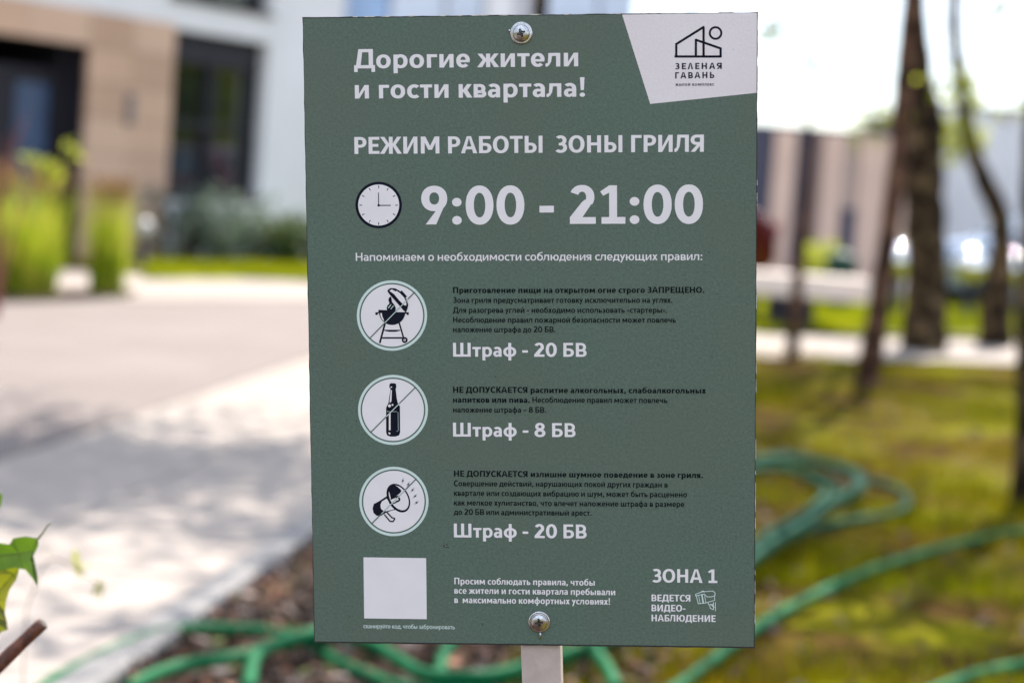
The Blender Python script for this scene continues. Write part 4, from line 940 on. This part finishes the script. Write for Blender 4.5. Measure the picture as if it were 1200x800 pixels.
# low pavilion at right: dark and beige upright strips
YP = 30.0; x0 = X_at(840, YP, 200); zt = P(950, 154, YP).z
print('pavilion top', zt, x0)
navy = mat('navy_panel', (.045, .045, .075), .6, var=.12); ptan = mat('pavilion_beige', (.64, .455, .365), .75, var=.06, scale=1)
brown = mat('brown_panel', (.20, .12, .10), .7, var=.1)
parts = []
for a, b_, m_, dd in ((840, 902, navy, 0), (903, 929, ptan, .05), (930, 950, navy, 0), (951, 958, brown, .06), (959, 986, ptan, .03), (987, 1003, mat('beige_dull_panel', (.48, .37, .32), .75), -.05), (1004, 1062, ptan, .03)):  # one beige strip has a duller tone than the others
    sa, sb = X_at(a, YP, 230) - x0, X_at(b_, YP, 230) - x0
    top_ = zt + (.05 if m_ is brown else 0)
    n_ = max(1, round((sb - sa) / .45))
    for i in range(n_): parts.append(('wall_panel', sa + (sb - sa) * i / n_ + .004, sa + (sb - sa) * (i + 1) / n_ - .004, 0, top_, -.12, dd, m_))
se = X_at(1062, YP, 230) - x0
parts += [('wall', 0, se, 0, zt - .01, -6, -.13, navy), ('roof', -.05, se + .05, zt, zt + .06, -6, .02 - .16, navy)]
sa, sb = X_at(985, YP, 260) - x0, X_at(1002, YP, 260) - x0
parts += [('door', sa, sb, 0, 1.05, -.04, .05, navy)]
block('low_pavilion', 'low building clad in alternating dark navy and beige upright panels right of the board', Vector((x0, YP, 0)), 0, parts)
YW = 36.0; x0 = X_at(1098, YW, 200); zt = P(1150, 130, YW).z; se = X_at(1330, YW, 200) - x0
parts = []
n_ = 9
for i in range(n_): parts.append(('wall_panel', se * i / n_ + .006, se * (i + 1) / n_ - .006, .3, zt, -.1, 0, white))
parts += [('wall', 0, se, 0, zt - .02, -8, -.11, dk), ('roof', -.05, se + .05, zt, zt + .08, -8, -.0, navy)]
parts += [('plinth', 0, se, 0, .3, -.1, .02, dk)]
block('white_hall', 'white panelled building behind the crooked tree at the right', Vector((x0, YW, 0)), 0, parts)
# strip window pieces low down (dark) are parked cars
def car(name, loc_, rz, paint, label, L_=4.3, H_=1.25):
    root = empty(name, loc_, label, 'car', 'cars parked in the background', rz)
    k = L_ / 4.3; prof = [(-2.12, .30), (-2.15, .52), (-2.08, .68), (-1.25, .80), (-.62, 1.14), (-.2, 1.22), (.75, 1.22), (1.45, .98), (1.98, .86), (2.12, .72), (2.13, .34), (2.0, .24), (-2.0, .22)]
    prof = [(x * k, z * H_ / 1.22) for x, z in prof]; hw_ = .82
    vs = []; fs = []; n = len(prof)
    for i, (x, z) in enumerate(prof):
        ins = .16 if z > .95 * H_ / 1.22 else (.05 if z < .35 else 0)
        for y in (-hw_ + ins, hw_ - ins): vs.append((x, y, z))
    for i in range(n): j = (i + 1) % n; fs.append((2 * i, 2 * j, 2 * j + 1, 2 * i + 1))
    fs.append(tuple(2 * i for i in range(n))[::-1]); fs.append(tuple(2 * i + 1 for i in range(n)))
    bd = mesh_obj('body', vs, fs, paint, root, True); bv = bd.modifiers.new('bevel', 'BEVEL'); bv.width = .05; bv.segments = 3; bv.limit_method = 'ANGLE'
    sidewin = [(-1.12, .84), (-.6, 1.10), (-.2, 1.155), (.7, 1.155), (1.3, .95), (1.25, .84)]
    for sg in (-1, 1):
        y = sg * (hw_ + .006); vs = [(x * k, y - sg * (.0 if z < .9 else .15), z * H_ / 1.22) for x, z in sidewin]; vs2 = [(a, b_ - sg * .05, c_) for a, b_, c_ in vs]; m_ = len(vs)
        mesh_obj('side_window', vs + vs2, [tuple(range(m_)), tuple(range(m_, 2 * m_))[::-1]] + [(i, (i + 1) % m_, m_ + (i + 1) % m_, m_ + i) for i in range(m_)], glass, root)
    for x, (xa, za, xb, zb) in ((0, (-1.22, .83, -.66, 1.13)), (1, (.80, 1.205, 1.42, 1.0))):
        y = .62; dz = .02; vs = [(xa * k, -y, za * H_ / 1.22 + dz), (xa * k, y, za * H_ / 1.22 + dz), (xb * k, y * .92, zb * H_ / 1.22 + dz), (xb * k, -y * .92, zb * H_ / 1.22 + dz)]; vs += [(a, b_, c_ - .03) for a, b_, c_ in vs]
        mesh_obj('windscreen', vs, [(0, 3, 2, 1), (4, 5, 6, 7), (0, 1, 5, 4), (1, 2, 6, 5), (2, 3, 7, 6), (3, 0, 4, 7)], glass, root)
    for x in (-1.32 * k, 1.30 * k):
        for sg in (-1, 1):
            wh = bpy.data.objects.new('wheel', None)
            mb = MB(); y = sg * .74; mb.tube([(x, y - .1, .31), (x, y - .09, .31), (x, y + .09, .31), (x, y + .1, .31)], [.28, .31, .31, .28], 24); wv = mb.build('wheel', mat_tyre, root, False)
            mb = MB(); mb.tube([(x, y + sg * .098, .31), (x, y + sg * .112, .31)], [.20, .18], 16); mb.build('rim', M['steel'], wv)
    for sg in (-1, 1):
        mb = MB(); mb.box((-2.16 * k, sg * .62 - .14, .56), (-2.02 * k, sg * .62 + .14, .68)); mb.build('headlight', M['steel'], root)
        mb = MB(); mb.box((2.04 * k, sg * .64 - .12, .66), (2.145 * k, sg * .64 + .12, .80)); mb.build('tail_light', mat('lamp_red', (.3, .02, .02), .3), root)
        mb = MB(); mb.box((-.86 * k, sg * .86 - .08, .86), (-.72 * k, sg * .86 + .08, .98)); mb.build('mirror', paint, root)
    return root
mat_tyre = mat('tyre', (.02, .02, .02), .8)
def paint(n, c): return mat(n, c, .12, metal=.3, var=.03)
YC = 23.5
def gz(px, Y, z=0): p = P(px, 300, Y); return Vector((p.x, Y, z))
car('parked_car', gz(1284, YC), R(6), paint('silver_blue_paint', (.28, .33, .42)), 'silver blue car parked behind the thick trunk')
car('parked_car', gz(694, YC + 1), R(-3), paint('red_paint', (.09, .006, .012)), 'dark red car almost hidden behind the right edge of the board')
# litter bin, teal
bx = gz(987, 20.5); lb = empty('litter_bin', bx, 'teal green litter bin beside the yellow green shrub', 'bin')
teal = mat('teal_paint', (.008, .05, .04), .6); lathe_obj('body', [(.13, 0), (.14, .02), (.15, .48), (.155, .50)], teal, lb); lathe_obj('lid', [(.16, .50), (.16, .53), (.12, .58), (.04, .60)], teal, lb)
# bench: pale slab on dark blocks
YB = 1.0 * 2400 / (392 - 244) ; c = G(950, 392); c.z = 0
bn = empty('bench', c, 'long pale concrete bench on dark legs right of the board', 'bench', None, R(-4))
pale = mat('bench_concrete', (.72, .62, .55), .8, var=.06, scale=3)
zb = P(950, 324, c.y).z; zb2 = P(950, 350, c.y).z; print('bench', c, zb, zb2)
def bxo(name, a, b_, m, par): mb = MB(); mb.box(a, b_); o = mb.build(name, m, par); bv = o.modifiers.new('bevel', 'BEVEL'); bv.width = .008; bv.segments = 2; return o
xl = P(800, 350, c.y).x - c.x; xr = P(1018, 350, c.y).x - c.x; xm = P(938, 350, c.y).x - c.x
bxo('seat', (xl, 0, zb2), (xm - .012, .55, zb), pale, bn); bxo('seat', (xm + .012, 0, zb2), (xr, .55, zb), pale, bn)
for a, b_ in ((903, 956),):
    bxo('leg', (P(a, 350, c.y).x - c.x, .05, 0), (P(b_, 350, c.y).x - c.x, .5, zb2 - .002), dk, bn)
bxo('leg', (xl + .3, .05, 0), (xl + .6, .5, zb2 - .002), dk, bn)
# distant tree belt seen through gaps and in the window glass
for i, (X, Y, s_) in enumerate(((12.6, 28.6, .7), (15.5, 31.0, .75), (19.5, 31.6, 1.0))):
    b_ = Vector((X, Y, 0)); tree('broadleaf_tree', [b_, b_ + Vector((0, 0, 1)), b_ + Vector((.1, 0, 2)), b_ + Vector((.1, 0, 3.2))], [.2, .17, .15, .1], ['broadleaf tree beyond the right edge nearest the parked cars', 'tall broadleaf tree beyond the right edge, middle of three', 'broadleaf tree farthest beyond the right edge of the three'][i],
       (X, Y, 3.0 * s_), (1.8, 1.8, 1.5), 4500, M['bark2'], .24, 'trees beyond the right edge', limbs=10, seed=60 + i, spread=.8)

# invented steel balls on posts, added to throw round sun glints
steelp = mat('polished_steel', (.8, .8, .8), .06, metal=1, var=.02)
for px, py, lb_ in ((1137, 312, 'shiny steel ball on a post, added for a sun glint between the thick and the crooked trunk'), (1054, 312, 'shiny steel ball on a post, added for a sun glint between the thin leaning and thick trunks'), (1186, 322, 'shiny steel ball on a post, added for a sun glint right of the crooked trunk')):
    hz_ = 220 + .0721 * (px - 600); Yb = 20.0; p = P(px, py, Yb); p.z = 0
    b_ = empty('glint_ball', p, lb_, 'glint_ball', 'steel balls added for sun glints by the parked cars')
    lathe_obj('column', [(.06, 0), (.055, .02), (.045, .03), (.045, .42)], dk, b_)
    lathe_obj('ball', [(.06, .41)] + [(.16 * math.sin(a), .56 - .16 * math.cos(a)) for a in [math.pi * i / 24 for i in range(3, 24)]] + [(.003, .719)], steelp, b_, 40)
